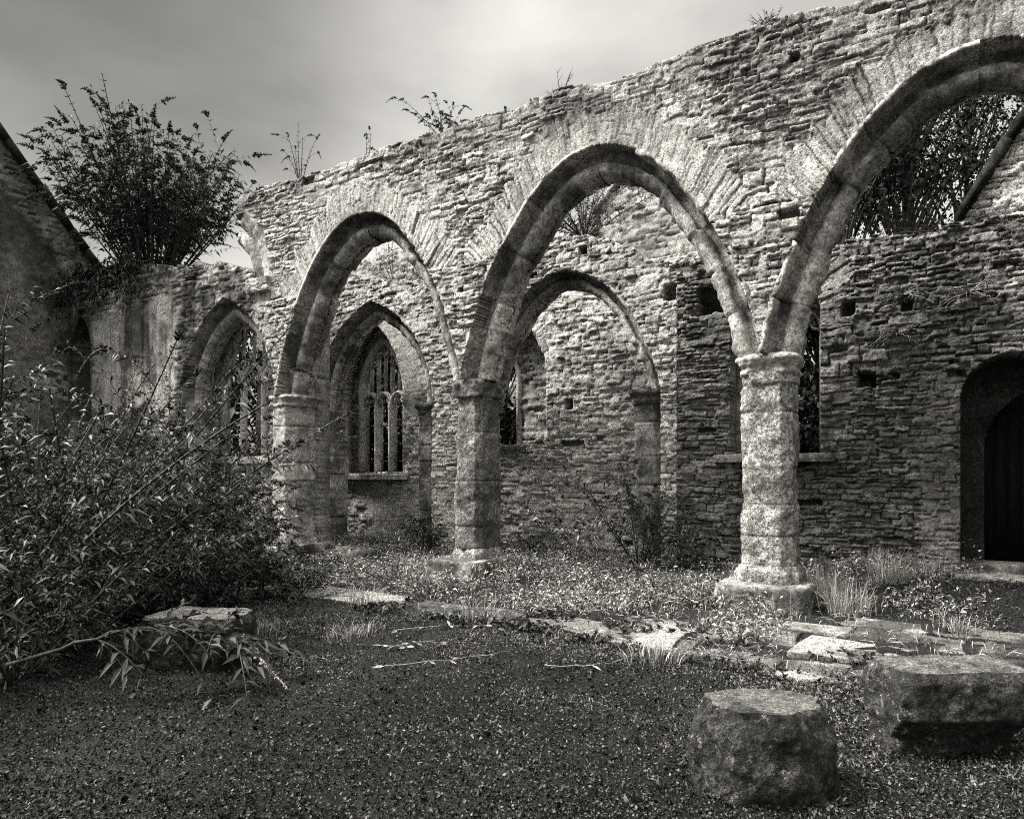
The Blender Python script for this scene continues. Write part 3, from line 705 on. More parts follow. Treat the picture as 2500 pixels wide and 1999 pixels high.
def pier(s, ax, ay, ch, zb, zc, seed, mat, capmat, plinth, square_cap=False, t=0.425, zt=3.0):
    mb = MB(); ring_mesh(mb, [(zb - 0.02, octa(s, t, ax, ay, ch)), (zc + 0.02, octa(s, t, ax * 0.99, ay, ch))], seed, 0.020, 7, 0.024, True, (0.3, 0.75), 0.018)
    p = mb.build('pier', mat, aw, smooth=True)
    mb = MB()
    if square_cap: sec = [(zc, octa(s, t, ax + 0.015, ay + 0.02, ch)), (zc + 0.02, octa(s, t, ax + 0.03, ay + 0.03, ch)), (zt - 0.03, octa(s, t, ax + 0.035, ay + 0.035, ch)), (zt + 0.005, octa(s, t, ax + 0.01, ay + 0.01, ch))]
    else: sec = [(zc - 0.02, octa(s, t, ax + 0.01, ay + 0.01, ch)), (zc + 0.0, octa(s, t, ax + 0.035, ay + 0.03, ch)), (zc + 0.04, octa(s, t, ax + 0.03, ay + 0.03, ch)), (zc + 0.07, octa(s, t, ax + 0.012, ay + 0.01, ch)),
                 (zc + 0.13, octa(s, t, ax + 0.05, ay + 0.05, ch)), (zt - 0.05, octa(s, t, ax + 0.075, ay + 0.07, ch)), (zt - 0.01, octa(s, t, ax + 0.06, ay + 0.05, ch)), (zt + 0.012, octa(s, t, ax + 0.0, ay + 0.0, ch))]
    ring_mesh(mb, sec, seed + 1, 0.028, 9, 0.020, True, None, 0.03); mb.build('capital', capmat, p, smooth=True)
    mb = MB(); e = plinth[0]
    ring_mesh(mb, [(0.22, octa(s, t, ax + 0.07, ay + 0.06, ch)), (zb - 0.08, octa(s, t, ax + 0.055, ay + 0.05, ch)), (zb - 0.04, octa(s, t, ax + 0.03, ay + 0.03, ch)), (zb, octa(s, t, ax + 0.015, ay + 0.015, ch))], seed + 2, 0.026, 8, 0.024, True, None, 0.03)
    mb.build('base', M['lichen'], p, smooth=True)
    mb = MB(); rough_block(mb, (s + plinth[2], t + plinth[3], 0.10), (ax + e, ay + plinth[1], 0.16), seed + 3, 0.024, 0, 0.03)
    mb.build('plinth', M['ashlar_dark'], p, smooth=True)
pier(-8.62, 0.315, 0.36, 0.15, 0.36, 2.80, 401, M['ashlar_pale'], M['ashlar_pale'], (0.12, 0.3, 0.1, -0.1))
pier(-4.44, 0.25, 0.33, 0.09, 0.42, 2.74, 411, M['lichen_dark'], M['ashlar_dark'], (0.2, 0.26, -0.05, -0.12), True)
pier(-0.07, 0.305, 0.33, 0.125, 0.46, 2.78, 421, M['lichen'], M['ashlar_pale'], (0.21, 0.24, 0, -0.1))
pier(4.2, 0.305, 0.33, 0.125, 0.46, 2.78, 431, M['lichen'], M['ashlar_pale'], (0.21, 0.24, 0, -0.1))

# ------------------------------------------------------------------ the stained transept wall with arch and traceried window
tw = empty('stained_wall'); tag(tw, 'stained plaster wall with a lower pointed arch and large traceried window, under the bush', 'ruined wall')
def tw_top(S): return np.interp(S, [-16.2, -15, -13.5, -11.5, -10, -9.3], [6.1, 5.95, 6.1, 5.85, 5.62, 5.35]) + 0.05 * noise2(S * 3, S * 0, 7) + 0.03 * noise2(S * 11, S * 0, 8)
niche = Arch(-15.85, -14.95, 4.35, 5.25)
def tw_keep(S, Z):
    return (Z < tw_top(S)) & ~((A0.dist(S, Z) < 0) & (Z > -1)) & ~((niche.dist(S, Z) < 0) & (Z > 2.0))
def tw_rel(S, Z):
    h, t, j = courses(S, Z, 501, wid=(0.16, 0.5))
    pl = fbm2(S * 0.9, Z * 0.9, 502, 3) * 0.5
    edge = sstep(-0.06, 0.06, np.minimum(-11.75 - S + 0.12 * noise2(Z * 2, S * 2, 9), Z - 2.85 + 0.25 * noise2(S * 1.5, S * 0, 10)) + 0.06 * pl)  # where plaster survives
    upper = sstep(5.35, 5.15, Z + 0.2 * noise2(S * 1.4, Z, 511)); pm = edge * upper
    crack = np.abs(noise2(S * 1.1 + 0.5 * noise2(Z * 3, S * 3, 516), Z * 1.1, 512)); crack = sstep(0.018, 0.003, crack) * pm
    ph = 0.045 + 0.012 * fbm2(S * 2, Z * 1.3, 503, 3)
    for s_ in (-14.75, -13.95, -13.1, -12.2):            # worn vertical shafts standing out of the plaster
        ph = ph + 0.09 * np.exp(-((S - s_ - 0.03 * noise2(Z * 0.8, Z * 0, int(-s_ * 10))) / 0.10) ** 2)
    hh = h * (1 - pm) + (ph - 0.03 * crack) * pm
    base = 0.50 + 0.60 * sstep(-13.2, -12.9, S) * sstep(-11.2, -12.4, S) - 0.35 * sstep(-13.1, -14.2, S)
    tt = t * (1 - pm) + np.clip(base + 0.25 * pl, 0, 1) * pm
    return hh, np.clip(tt, 0, 1), np.clip(j * (1 - pm) + crack * 0.8, 0, 1)
relief_wall('masonry', -16.2, -9.28, -0.3, 6.35, 0.026, tw_keep, tw_rel, 0.02, 0.72, M['plaster'], tw)
arch_moulding('arch_moulding', A0, 0.02, 0.70, M['ashlar_pale'], tw, 520, 0.95)
for s_ in (-11.38,):                                        # jamb below the springing
    mb = MB(); ring_mesh(mb, [(-0.2, octa(s_, 0.38, 0.17, 0.33, 0.08)), (3.0, octa(s_, 0.38, 0.17, 0.33, 0.08))], 521, 0.014, 8, 0.035, True, (0.3, 0.6), 0.01); mb.build('jamb', M['ashlar'], tw, smooth=True)
W0 = Arch(-11.48, -8.78, 3.3, 4.95)
relief_wall('masonry', -12.4, -8.45, -0.3, 5.6, 0.026, lambda S, Z: (Z < 5.3) & ~((W0.dist(S, Z) < 0) & (Z > 1.87)), lambda S, Z: courses(S, Z, 530), 0.74, 1.15, M['rubble'], tw)
mb = MB(); rough_block(mb, (-10.1, 0.78, 1.83), (1.5, 0.22, 0.07), 531, 0.01, 0, 0.006); 

def window(parent, arch, t, sill, lights, mw, depth, mat, head, bars=0, barz=()):
    """traceried window: jamb and head rim, mullions, cusped light heads, upper panels"""
    f = MB(); a = arch
    rim = np.concatenate([[(a.s0, sill)], a.limb(-1, 0.0, 16), a.limb(1, 0.0, 16)[::-1][1:], [(a.s1, sill)]])
    bar(f, [(a.s0 + (a.c - p[0]) * 0.02, p[1]) if False else p for p in rim], t, mw * 1.7, depth * 1.2)
    o = f.build('window', mat, parent)
    es = np.linspace(a.s0 + mw * 0.4, a.s1 - mw * 0.4, lights + 1)
    for k in range(1, lights):
        m = MB(); zt = a.zs + math.sqrt(max(0, a.r ** 2 - (abs(es[k] - a.c) + a.r - a.w) ** 2))
        bar(m, [(es[k], sill), (es[k], sill + 0.6), (es[k], head), (es[k], head + 0.04)], t, mw, depth); m.build('mullion', mat, o)
    tr = MB()
    for k in range(lights):
        l, r = es[k], es[k + 1]; c = (l + r) / 2; w = (r - l) / 2
        bar(tr, arch_pts(l, r, head, head + w * 1.25, 8), t, mw * 0.8, depth * 0.8)
        for s_ in (-1, 1):                                  # cusps
            bar(tr, [(c + s_ * w * 0.95, head + 0.02), (c + s_ * w * 0.55, head + 0.02 + w * 0.12), (c + s_ * w * 0.42, head + w * 0.45), (c + s_ * w * 0.62, head + w * 0.72)], t, mw * 0.5, depth * 0.6)
        zt = a.zs + math.sqrt(max(0, a.r ** 2 - (abs(c - a.c) + a.r - a.w) ** 2))
        if zt > head + w * 1.3: bar(tr, [(c, head + w * 1.22), (c, (head + w + zt) / 2), (c, zt)], t, mw * 0.45, depth * 0.45)
        if 0 < k:
            zt2 = a.zs + math.sqrt(max(0, a.r ** 2 - (abs(l - a.c) + a.r - a.w) ** 2))
            if zt2 > head + w * 0.9: bar(tr, [(l, head), (l, (head + zt2) / 2), (l, zt2)], t, mw * 0.5, depth * 0.5)
    # small heads of the upper panels
    ee = np.linspace(a.s0 + mw * 0.4, a.s1 - mw * 0.4, 2 * lights + 1); hw = (ee[1] - ee[0]) / 2
    for k in range(1, 2 * lights - 1):
        c = (ee[k] + ee[k + 1]) / 2; zt = a.zs + math.sqrt(max(0, a.r ** 2 - (abs(c - a.c) + a.r - a.w) ** 2)); z0 = max(head + 2 * hw * 1.25 + 0.10, zt - hw * 3.2)
        if zt - z0 > hw * 1.3: bar(tr, arch_pts(ee[k], ee[k + 1], z0, z0 + hw * 1.2, 6), t, mw * 0.5, depth * 0.6)
    tr.build('tracery', mat, o)
    for z in barz:
        m = MB(); tube(m, [(a.s0, t - 0.02, z), (a.c, t - 0.02, z + 0.005), (a.s1, t - 0.02, z)], 0.012, 0.012, 6); m.build('iron_bar', M['iron'], o)
    return o
w0 = window(tw, W0, 0.95, 1.87, 4, 0.10, 0.15, M['tracery'], 3.42)
mb.build('sill', M['ashlar'], w0, smooth=True)

# ------------------------------------------------------------------ the inner wall: two smaller arches, tall window, doorway
iw = empty('inner_wall'); tag(iw, 'inner rubble wall with two smaller pointed arches, a tall window and a doorway, behind the great arches', 'ruined wall')
B1 = Arch(-10.3, -6.95, 2.98, 5.25); B2 = RArch(-5.84, -2.18, 2.95, 5.20); W2 = Arch(-1.05, 0.26, 3.9, 4.75); DR = Arch(1.97, 3.7, 2.55, 3.08)
def b_top(S):
    return np.interp(S, [-12, -9.2, -6.69, -5.7, -5.4, -4.36, -2.98, -2.2, -1.1, 0.34, 1.3, 2.05, 4], [6.5, 5.94, 5.24, 5.2, 6.2, 5.96, 5.52, 5.06, 4.94, 4.98, 4.92, 4.92, 4.92]) + 0.05 * noise2(S * 2.5, S * 0, 22) + 0.04 * np.round(1.5 * noise2(S * 6, S * 0, 23)) * 0.7
def b_keep(S, Z):
    return (Z < b_top(S)) & ~(B1.dist(S, Z) < 0) & ~(B2.dist(S, Z) < 0) & ~((W2.dist(S, Z) < 0) & (Z > 1.88)) & ~((DR.dist(S, Z) < 0) & (Z > -0.5))
def b_rel(S, Z):
    h, t, j = ringed(S, Z, [W2], 601, row=(0.045, 0.115), wid=(0.10, 0.36), zmin=-0.2, rw=0.42, gap=0.015)
    right = sstep(-2.4, -1.6, S)
    h = h * (0.75 + 0.5 * right) + 0.015 * fbm2(S * 1.3, Z * 1.3, 602, 2)
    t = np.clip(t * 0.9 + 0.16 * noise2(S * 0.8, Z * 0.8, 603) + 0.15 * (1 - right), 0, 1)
    ash = ((np.abs(S - 1.72 + 0.08 * noise2(Z * 3, Z * 0, 9)) < 0.22) & (Z < 2.95)); h = np.where(ash, h * 0.4 + 0.02, h); t = np.where(ash, t * 0.5 + 0.35, t)
    # broken lining beside the window head, and putlog holes
    for (s_, z_, a_, b_, d_) in [(-1.28, 4.33, 0.26, 0.20, 0.34), (0.86, 2.9, 0.11, 0.10, 0.3), (0.62, 3.95, 0.08, 0.1, 0.2), (1.35, 3.9, 0.06, 0.07, 0.2), (-2.02, 4.55, 0.09, 0.12, 0.2), (-3.6, 5.5, 0.07, 0.06, 0.2), (-7.75, 2.3, 0.05, 0.06, 0.2)]:
        q = sstep(1.15, 0.85, np.maximum(np.abs(S - s_) / a_, np.abs(Z - z_) / b_) + 0.15 * noise2(S * 14, Z * 14, 9)); h = h - d_ * q; j = np.maximum(j, 0.7 * q)
    return h, t, np.clip(j, 0, 1)
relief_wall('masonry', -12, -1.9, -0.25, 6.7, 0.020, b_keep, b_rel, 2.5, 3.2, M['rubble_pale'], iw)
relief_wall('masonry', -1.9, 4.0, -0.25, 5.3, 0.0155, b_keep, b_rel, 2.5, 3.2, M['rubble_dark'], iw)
arch_moulding('arch_moulding', B1, 2.5, 0.7, M['ashlar'], iw, 611, 0.95); arch_moulding('arch_moulding', B2, 2.5, 0.7, M['ashlar'], iw, 612, 0.80)
for (s_, sd_, m_) in [(-7.16, 621, 'ashlar_dark'), (-10.1, 622, 'ashlar'), (-5.93, 623, 'ashlar'), (-2.45, 624, 'ashlar_dark')]:
    mb = MB(); ring_mesh(mb, [(-0.1, octa(s_, 2.83, 0.25, 0.31, 0.10)), (2.80, octa(s_, 2.83, 0.25, 0.31, 0.10))], sd_, 0.012, 8, 0.03, True, (0.3, 0.6), 0.012); p = mb.build('respond', M[m_], iw, smooth=True)
    mb = MB(); ring_mesh(mb, [(2.74, octa(s_, 2.83, 0.27, 0.32, 0.10)), (2.80, octa(s_, 2.83, 0.28, 0.34, 0.10)), (2.84, octa(s_, 2.83, 0.265, 0.32, 0.10)), (2.92, octa(s_, 2.83, 0.33, 0.38, 0.11)), (2.98, octa(s_, 2.83, 0.33, 0.38, 0.11))], sd_ + 9, 0.012, 10, 0.025, True, None, 0.012)
    mb.build('capital', M[m_], p, smooth=True)
w2 = window(iw, W2, 2.98, 1.9, 2, 0.10, 0.2, M['ashlar'], 3.75)
mb = MB(); rough_block(mb, (-0.42, 2.52, 1.80), (0.85, 0.24, 0.06), 631, 0.01, 0, 0.01); mb.build('sill', M['ashlar_dark'], w2, smooth=True)
# doorway: inner order, plank door, steps
dr = empty('doorway'); dr.parent = iw
ID = Arch(2.27, 3.6, 1.9, 2.75)
relief_wall('inner_order', 1.9, 4.0, 0.1, 3.4, 0.025, lambda S, Z: ~((ID.dist(S, Z) < 0)), lambda S, Z: tuple(x * q for x, q in zip(courses(S, Z, 641, row=(0.25, 0.4), wid=(0.4, 0.7), gap=0.006, split=0), (0.3, 0.8, 0.6))), 3.15, 3.45, M['door_shade'], dr)  # shade of the deep doorway painted into this stone
mb = MB()
for k in range(9): box(mb, (2.24 + 0.16 * k + 0.08, 3.50 + 0.004 * (k % 3), 1.45), (0.077, 0.03, 1.3), 0.3 + 0.1 * (k % 4))
box(mb, (2.95, 3.60, 1.45), (0.8, 0.02, 1.4), 0.2)  # backing added to stop light showing between the planks
door = mb.build('door', M['wood'], dr)
for k, (y, z, hh) in enumerate([(2.75, 0.30, 0.07), (2.25, 0.20, 0.07), (1.85, 0.12, 0.06)]):
    mb = MB(); rough_block(mb, (2.85, y, z), (0.95, 0.30, hh), 650 + k, 0.01, 0, 0.01); mb.build('step', M['ashlar_dark'], dr, smooth=True)

# ------------------------------------------------------------------ the chapel wall behind the smaller arches
cw = empty('chapel_wall'); tag(cw, 'far rubble wall with a deep traceried window and a narrow lancet, seen through the smaller arches', 'ruined wall')
C1 = Arch(-11.3, -9.15, 3.4, 5.35); C2 = Arch(-7.4, -5.25, 3.75, 4.98)
T1 = Arch(-11.02, -9.5, 3.55, 4.95); T2 = Arch(-7.1, -6.22, 3.6, 4.45)
def c_rel(S, Z):
    h, t, j = ringed(S, Z, [C2], 701, row=(0.06, 0.15), wid=(0.16, 0.5), zmin=-0.3, rw=0.3)
    left = sstep(-8.2, -8.8, S); pl = left * sstep(-0.2, 0.3, fbm2(S * 1.2, Z * 1.2, 702, 3) + 0.25)
    h = h * (1 - 0.8 * pl) + 0.015 * fbm2(S * 2, Z * 2, 703, 3); j = j * (1 - 0.85 * pl); t = np.clip(t * (1 - 0.5 * pl) + 0.25 * pl + 0.18 * (1 - left), 0, 1)
    for (s_, z_, a_, b_) in [(-4.72, 2.98, 0.07, 0.10), (-8.9, 2.55, 0.06, 0.08)]:
        q = sstep(1.1, 0.9, np.maximum(np.abs(S - s_) / a_, np.abs(Z - z_) / b_)); h = h - 0.3 * q; j = np.maximum(j, q)
    return h, t, j
relief_wall('masonry', -14.5, -2.0, -0.3, 5.8, 0.027, lambda S, Z: (Z < 5.7) & ~((C1.dist(S, Z) < 0) & (Z > 1.45)) & ~((C2.dist(S, Z) < 0) & (Z > 2.12)), c_rel, 4.2, 4.72, M['rubble_pale'], cw)
relief_wall('masonry', -14.5, -2.0, -0.3, 5.8, 0.04, lambda S, Z: (Z < 5.6) & ~((T1.dist(S, Z) < 0) & (Z > 1.6)) & ~((T2.dist(S, Z) < 0) & (Z > 2.15)), lambda S, Z: courses(S, Z, 710), 4.72, 5.0, M['ashlar_pale'], cw)
w1 = window(cw, T1, 4.80, 1.6, 3, 0.14, 0.28, M['tracery'], 3.3, barz=(1.85, 2.3, 2.75))
mb = MB(); rough_block(mb, (-10.2, 4.35, 1.47), (1.25, 0.36, 0.07), 720, 0.012, 0, 0.015); mb.build('sill', M['ashlar'], w1, smooth=True)
f = MB(); bar(f, np.concatenate([[(T2.s0, 2.15)], T2.limb(-1, 0, 14), T2.limb(1, 0, 14)[::-1][1:], [(T2.s1, 2.15)]]), 4.76, 0.15, 0.26); w3 = f.build('lancet_window', M['tracery'], cw)
mb = MB(); rough_block(mb, (-6.6, 4.4, 2.12), (0.85, 0.3, 0.05), 722, 0.01, 0, 0.01); mb.build('sill', M['ashlar_dark'], w3, smooth=True)
arch_moulding('rear_arch', C2, 4.18, 0.5, M['ashlar_pale'], cw, 725, 0.55, prof=[(-0.2, 0.02), (-0.2, -0.03), (0.0, -0.03), (0.02, 0.0), (0.1, 0.05), (0.1, 0.2), (0.1, 0.25)])

# ------------------------------------------------------------------ gables
gw = empty('end_gable'); tag(gw, 'dark stained end gable with a sloping slate edge at the far left', 'gable wall')
def g_rake(Y): return 6.81 + np.minimum(0.39 - Y, Y + 4.6) * 1.175
def g_rel(Y, Z):
    h, t, j = courses(Y, Z, 801, row=(0.07, 0.16), wid=(0.18, 0.5)); d = g_rake(Y) - Z
    pl = sstep(1.0, 1.2, d + 0.35 * fbm2(Y * 1.2, Z * 1.2, 802, 3)) * (1 - 0.8 * sstep(0.35, 0.5, fbm2(Y * 1.1, Z * 1.1, 805, 2) * (Z < 4)))
    return h * (1 - 0.8 * pl) + 0.03 * (1 - pl) + 0.01 * fbm2(Y * 3, Z * 3, 803), np.clip((0.7 + 0.9 * t) * (1 - pl) + pl * (0.10 + 0.14 * fbm2(Y * 2, Z * 0.5, 804)), 0, 1), j * (1 - pl)
relief_wall('masonry', -7.5, 0.9, -0.3, 12, 0.04, lambda Y, Z: Z < g_rake(Y), g_rel, -16.0, -16.7, M['rubble_dark'], gw, axis='t', sgn=-1)
def coping(p0, p1, wx, wy, th, parent, n, mat, axis):
    mb = MB(); a, b = np.array(p0, float), np.array(p1, float); rg = rng_(n)
    for k in range(n):
        q0, q1 = a + (b - a) * (k / n), a + (b - a) * ((k + 0.985) / n); d = unit(q1 - q0)
        w = np.array((wx, 0, 0) if axis == 'x' else (0, wy, 0)); up = unit(np.cross(np.cross(d, UP), d)) * th; lift = UP * rg.normal(0, 0.008)
        V = [q0 - w, q1 - w, q1 + w, q0 + w]; V = np.array(V + [v + up * rg.uniform(0.75, 1.1) for v in V]) + lift + rg.normal(0, 0.005, (8, 3))
        mb.add(V, np.array([(3, 2, 1, 0), (4, 5, 6, 7), (0, 1, 5, 4), (1, 2, 6, 5), (2, 3, 7, 6), (3, 0, 4, 7)]))
    return mb.build('coping', mat, parent)
coping((-16.3, 0.95, g_rake(0.95)), (-16.3, -2.05, g_rake(-2.05)), 0.46, 0, 0.17, gw, 9, M['coping'], 'x')
pg = empty('porch_gable'); tag(pg, 'pale rubble gable with dark slate edge rising behind the wall at upper right', 'gable wall')
def p_rake(S): return 5.12 + 1.67 * np.minimum(S - 2.08, 5.4 - S)
relief_wall('masonry', 1.95, 5.5, 4.0, 8, 0.025, lambda S, Z: Z < p_rake(S), lambda S, Z: (lambda q: (q[0], np.clip(q[1] * 0.7 + 0.5, 0, 1), q[2] * 0.6))(courses(S, Z, 811)), 2.62, 3.2, M['rubble_pale'], pg)
coping((2.0, 2.85, p_rake(2.0) - 0.02), (3.7, 2.85, p_rake(3.7)), 0, 0.34, 0.14, pg, 3, M['coping'], 'y')
fg = empty('far_gable'); tag(fg, 'distant broken gable wall of pale rubble seen over the inner wall through the great arches', 'gable wall')
def f_top(S): return np.interp(S, [-18, -15.5, -14.2, -13, -12.2, -11.5, -9, -7.6, -5.9, -5.3, -3.2, -1.5], [7.6, 8.6, 9.2, 9.0, 8.0, 7.4, 7.5, 8.3, 9.0, 9.6, 9.9, 7.6]) + 0.12 * noise2(S * 2.2, S * 0, 31) + 0.05 * noise2(S * 9, S * 0, 32)
def f_rel(S, Z):
    h, t, j = courses(S, Z, 821, row=(0.09, 0.2), wid=(0.2, 0.6)); q = sstep(1.1, 0.9, np.maximum(np.abs(S + 3.9) / 0.17, np.abs(Z - 8.2) / 0.12)); return h - 0.2 * q, np.clip(0.3 + 0.7 * t, 0, 1), np.maximum(j, q)
relief_wall('masonry', -18, -1.5, -0.2, 10.6, 0.05, lambda S, Z: Z < f_top(S), f_rel, 9.0, 9.7, M['rubble'], fg)
coping((-6.3, 9.25, 8.75), (-4.9, 9.25, 10.15), 0, 0.34, 0.16, fg, 3, M['ashlar_pale'], 'y')

# ------------------------------------------------------------------ fallen stones
def remap(sub, fn):
    for i in range(len(sub.v)): sub.v[i] = fn(sub.v[i])
    return sub
c = at_depth(1862, 3.55); g = gz1(*c)
mb = MB(); rad = lambda r, e, rot=0.2: [(r * (1 + e * math.sin(3 * a + 1)) * math.cos(a + rot), r * (1 + e * math.cos(2 * a)) * math.sin(a + rot)) for a in np.arange(8) * math.pi / 4]
ring_mesh(mb, [(-0.06, rad(0.39, 0.04)), (0.06, rad(0.40, 0.04)), (0.20, rad(0.395, 0.03)), (0.27, rad(0.385, 0.03)), (0.405, rad(0.315, 0.03)), (0.418, rad(0.300, 0.03))], 901, 0.026, 9, 0.013, True, None, 0.02, (0.1, 1.3))  # sides toned dark and cap pale, as if lit from above
o = mb.build('fallen_stone', M['block']); o.location = (c[0], c[1], g); o.scale = (1, 0.72, 1.05); o.rotation_euler = (0, 0, YAW)
tag(o, 'squat drum-shaped stone with flat top toned as lit and tapering sides toned as shaded', 'stone', 'loose carved stones on the floor')
c = at_depth(2322, 4.0); g = gz1(*c)
mb = MB(); ring_mesh(mb, [(-0.06, octa(-0.02, 0.09, 0.36, 0.13, 0.05)), (0.10, octa(-0.02, 0.08, 0.37, 0.14, 0.05)), (0.19, octa(-0.01, 0.03, 0.40, 0.19, 0.05)), (0.25, octa(0, 0.0, 0.42, 0.225, 0.05)),
             (0.45, octa(0, 0.01, 0.425, 0.22, 0.05)), (0.50, octa(0.0, 0.02, 0.39, 0.185, 0.05))], 911, 0.026, 8, 0.014, True, None, 0.03, (0.12, 1.2))  # shaded front and sky-lit top painted through the tones
o = mb.build('fallen_stone', M['block']); o.location = (c[0], c[1], g); o.rotation_euler = (0, 0, YAW + 0.06)
tag(o, 'long heavy stone block at right, its front undercut and dark below a pale top', 'stone', 'loose carved stones on the floor')
c = at_depth(492, 5.75); g = gz1(*c); STL = c
mb = MB(); ring_mesh(mb, [(-0.06, octa(0, 0.02, 0.34, 0.24, 0.08)), (0.2, octa(0, 0, 0.38, 0.27, 0.08)), (0.38, octa(0, 0, 0.40, 0.28, 0.08)), (0.45, octa(0, 0, 0.37, 0.25, 0.08))], 921, 0.024, 8, 0.02, True, None, 0.03, (0.05, 1.6))  # top light put into the tone: dark sides, pale cap
o = mb.build('fallen_stone', M['block']); o.location = (c[0], c[1], g); o.rotation_euler = (0, 0, YAW - 0.1)
tag(o, 'pale topped block overgrown with trailing leaves, beside the bushes', 'stone', 'loose carved stones on the floor')
for k, (u, v, w, d, hh, lb) in enumerate([(800, 1345, 0.9, 0.35, 0.09, 'low flat stone slab lying across the foot of the middle-left arch'), (590, 1440, 0.35, 0.25, 0.08, 'small flat stone at the left end of the flagstones')]):
    p = on_ground(u, v, 0.05); mb = MB(); rough_block(mb, (0, 0, 0.03), (w, d, hh), 930 + k, 0.012, 0, 0.02); o = mb.build('stone_slab', M['ashlar_pale']); o.location = (p[0], p[1], gz1(*p)); tag(o, lb, 'stone')

# rusty post in front of the first pier
p = on_ground(773, 1340, 0.05); mb = MB(); tube(mb, [(0, 0, -0.1), (0.01, 0, 0.7), (0.0, 0, 1.5), (-0.015, 0, 2.05)], 0.03, 0.024, 7)
o = mb.build('iron_post', M['iron']); o.location = (p[0], p[1], gz1(*p)); tag(o, 'slim rusty post standing beside the left stone pier', 'post')

# ------------------------------------------------------------------ bushes
buddleia('wall_bush', (-13.25, 0.4, 5.9), 3.7, 80, 1001, 'big bush of spiky flower heads growing on top of the stained wall', None, (-0.02, 0), 0.48, 0.20, 'leaf_wall', 0.5, 0.58, 10, 0.36, 0.02, wid=0.27, baser=0.38)
# roots and trailers hanging over the wall
mb = MB(); rg = rng_(1009); lb = MB()
LB, LD = [], []
for k in range(70):
    a = rg.uniform(-2.4, 1.9); b0 = np.array((a * 0.2, -0.35, 0.05)); tt = np.linspace(0, 1, 8)[:, None]; L = rg.uniform(0.4, 1.5)
    p = b0 + np.array((a * 0.8, -0.16, 0.25)) * tt - UP * L * tt ** 2 * 0.7 + rg.normal(0, 0.02, (8, 3)); tube(mb, p, 0.012, 0.004, 4)
    q = p[rg.integers(2, 8, 26)] + rg.normal(0, 0.10, (26, 3)); LB.append(q); LD.append(np.array((0, -0.5, -0.6)) + rg.normal(0, 0.6, (26, 3)))
LB, LD = np.concatenate(LB), np.concatenate(LD); leaves(lb, LB, LD, rg.uniform(0.07, 0.17, len(LB)), rg.uniform(0.02, 0.05, len(LB)), 0.3, 0.2, rg)
r_ = empty('trailing_creeper', (-13.6, 0.0, 5.9)); tag(r_, 'dark trailing stems and leaves hanging over the wall below the bush', 'creeper'); mb.build('stem', M['stem'], r_); lb.build('leaves', M['leaf_dark'], r_)

DESC = ['tall shrub with arching leafy stems', 'bushy shrub with drooping dark flower spikes', 'spreading shrub with narrow leaves', 'rounded leafy shrub']
shr = [ # u, depth, height, stems, label
    (-40, 6.2, 3.7, 26, 'tallest shrub at the left edge, in front of the dark gable'),
    (95, 7.6, 3.7, 26, 'tall leafy shrub below the dark gable and plaster niche'),
    (215, 8.6, 3.25, 24, 'shrub with arching stems below the streaked plaster shafts'),
    (300, 7.4, 2.2, 22, 'bushy middle shrub in front of the pale plaster, behind the overgrown block'),
    (365, 9.2, 2.8, 22, 'shrub with dark flower spikes standing before the pale plaster patch'),
    (450, 9.4, 2.25, 22, 'shrub with drooping spikes under the traceried window'),
    (530, 9.3, 1.45, 20, 'shrub growing against the foot of the left pier'),
    (600, 8.9, 0.75, 14, 'low shrub at the left end of the flagstones'),
    (450, 7.6, 1.6, 20, 'low dense shrub directly behind the overgrown block'),
    (150, 6.1, 1.7, 20, 'low shrub with pale leaves to the left of the overgrown block'),
    (30, 5.2, 1.3, 16, 'nearest low shrub in the lower left corner')]
for k, (u, Y, h_, n_, lb_) in enumerate(shr):
    p = at_depth(u, Y); buddleia('shrub', (p[0], p[1], gz1(*p)), h_, n_, 1100 + k, lb_, 'shrubs massed along the left side', (0.0, 0.0), 0.75, (0.15, 0.11, 0.17, 0.13)[k % 4], 'leaf', 0.4, (1.1, 1.4, 1.0, 1.2)[k % 4], 7, 0.24, 0.03, cat='shrub', wid=(0.24, 0.30, 0.22, 0.34)[k % 4])
for k, (u, v, h_, n_, sp_, lb_) in enumerate([
        (1560, 1385, 2.05, 9, 0.5, 'tall weedy shrub in front of the right jamb of the inner arch'),
        (2035, 1385, 1.75, 6, 0.3, 'thin dark shrub beside the right column, against the dark wall'),
        (1660, 1400, 0.85, 9, 0.1, 'low dark shrub to the left of the right column'),
        (1400, 1375, 1.15, 6, 0.3, 'pale spindly weed standing inside the second arch'),
        (1030, 1340, 0.95, 9, 0.1, 'small shrub at the foot of the inner left arch jamb'),
        (1300, 1370, 0.6, 7, 0.1, 'low weed next to the middle pier'),
        (1760, 1330, 0.7, 7, 0.1, 'low shrub behind the right column')]):
    p = on_ground(u, v, 0.05); buddleia('shrub', (p[0], p[1], gz1(*p)), h_, n_, 1200 + k, lb_, 'shrubs among the arches', (0, 0), 0.6, 0.17, 'leaf_wall' if k != 3 else 'weed', sp_, 1.1, 6, 0.2, 0.03, cat='shrub', wid=0.24)
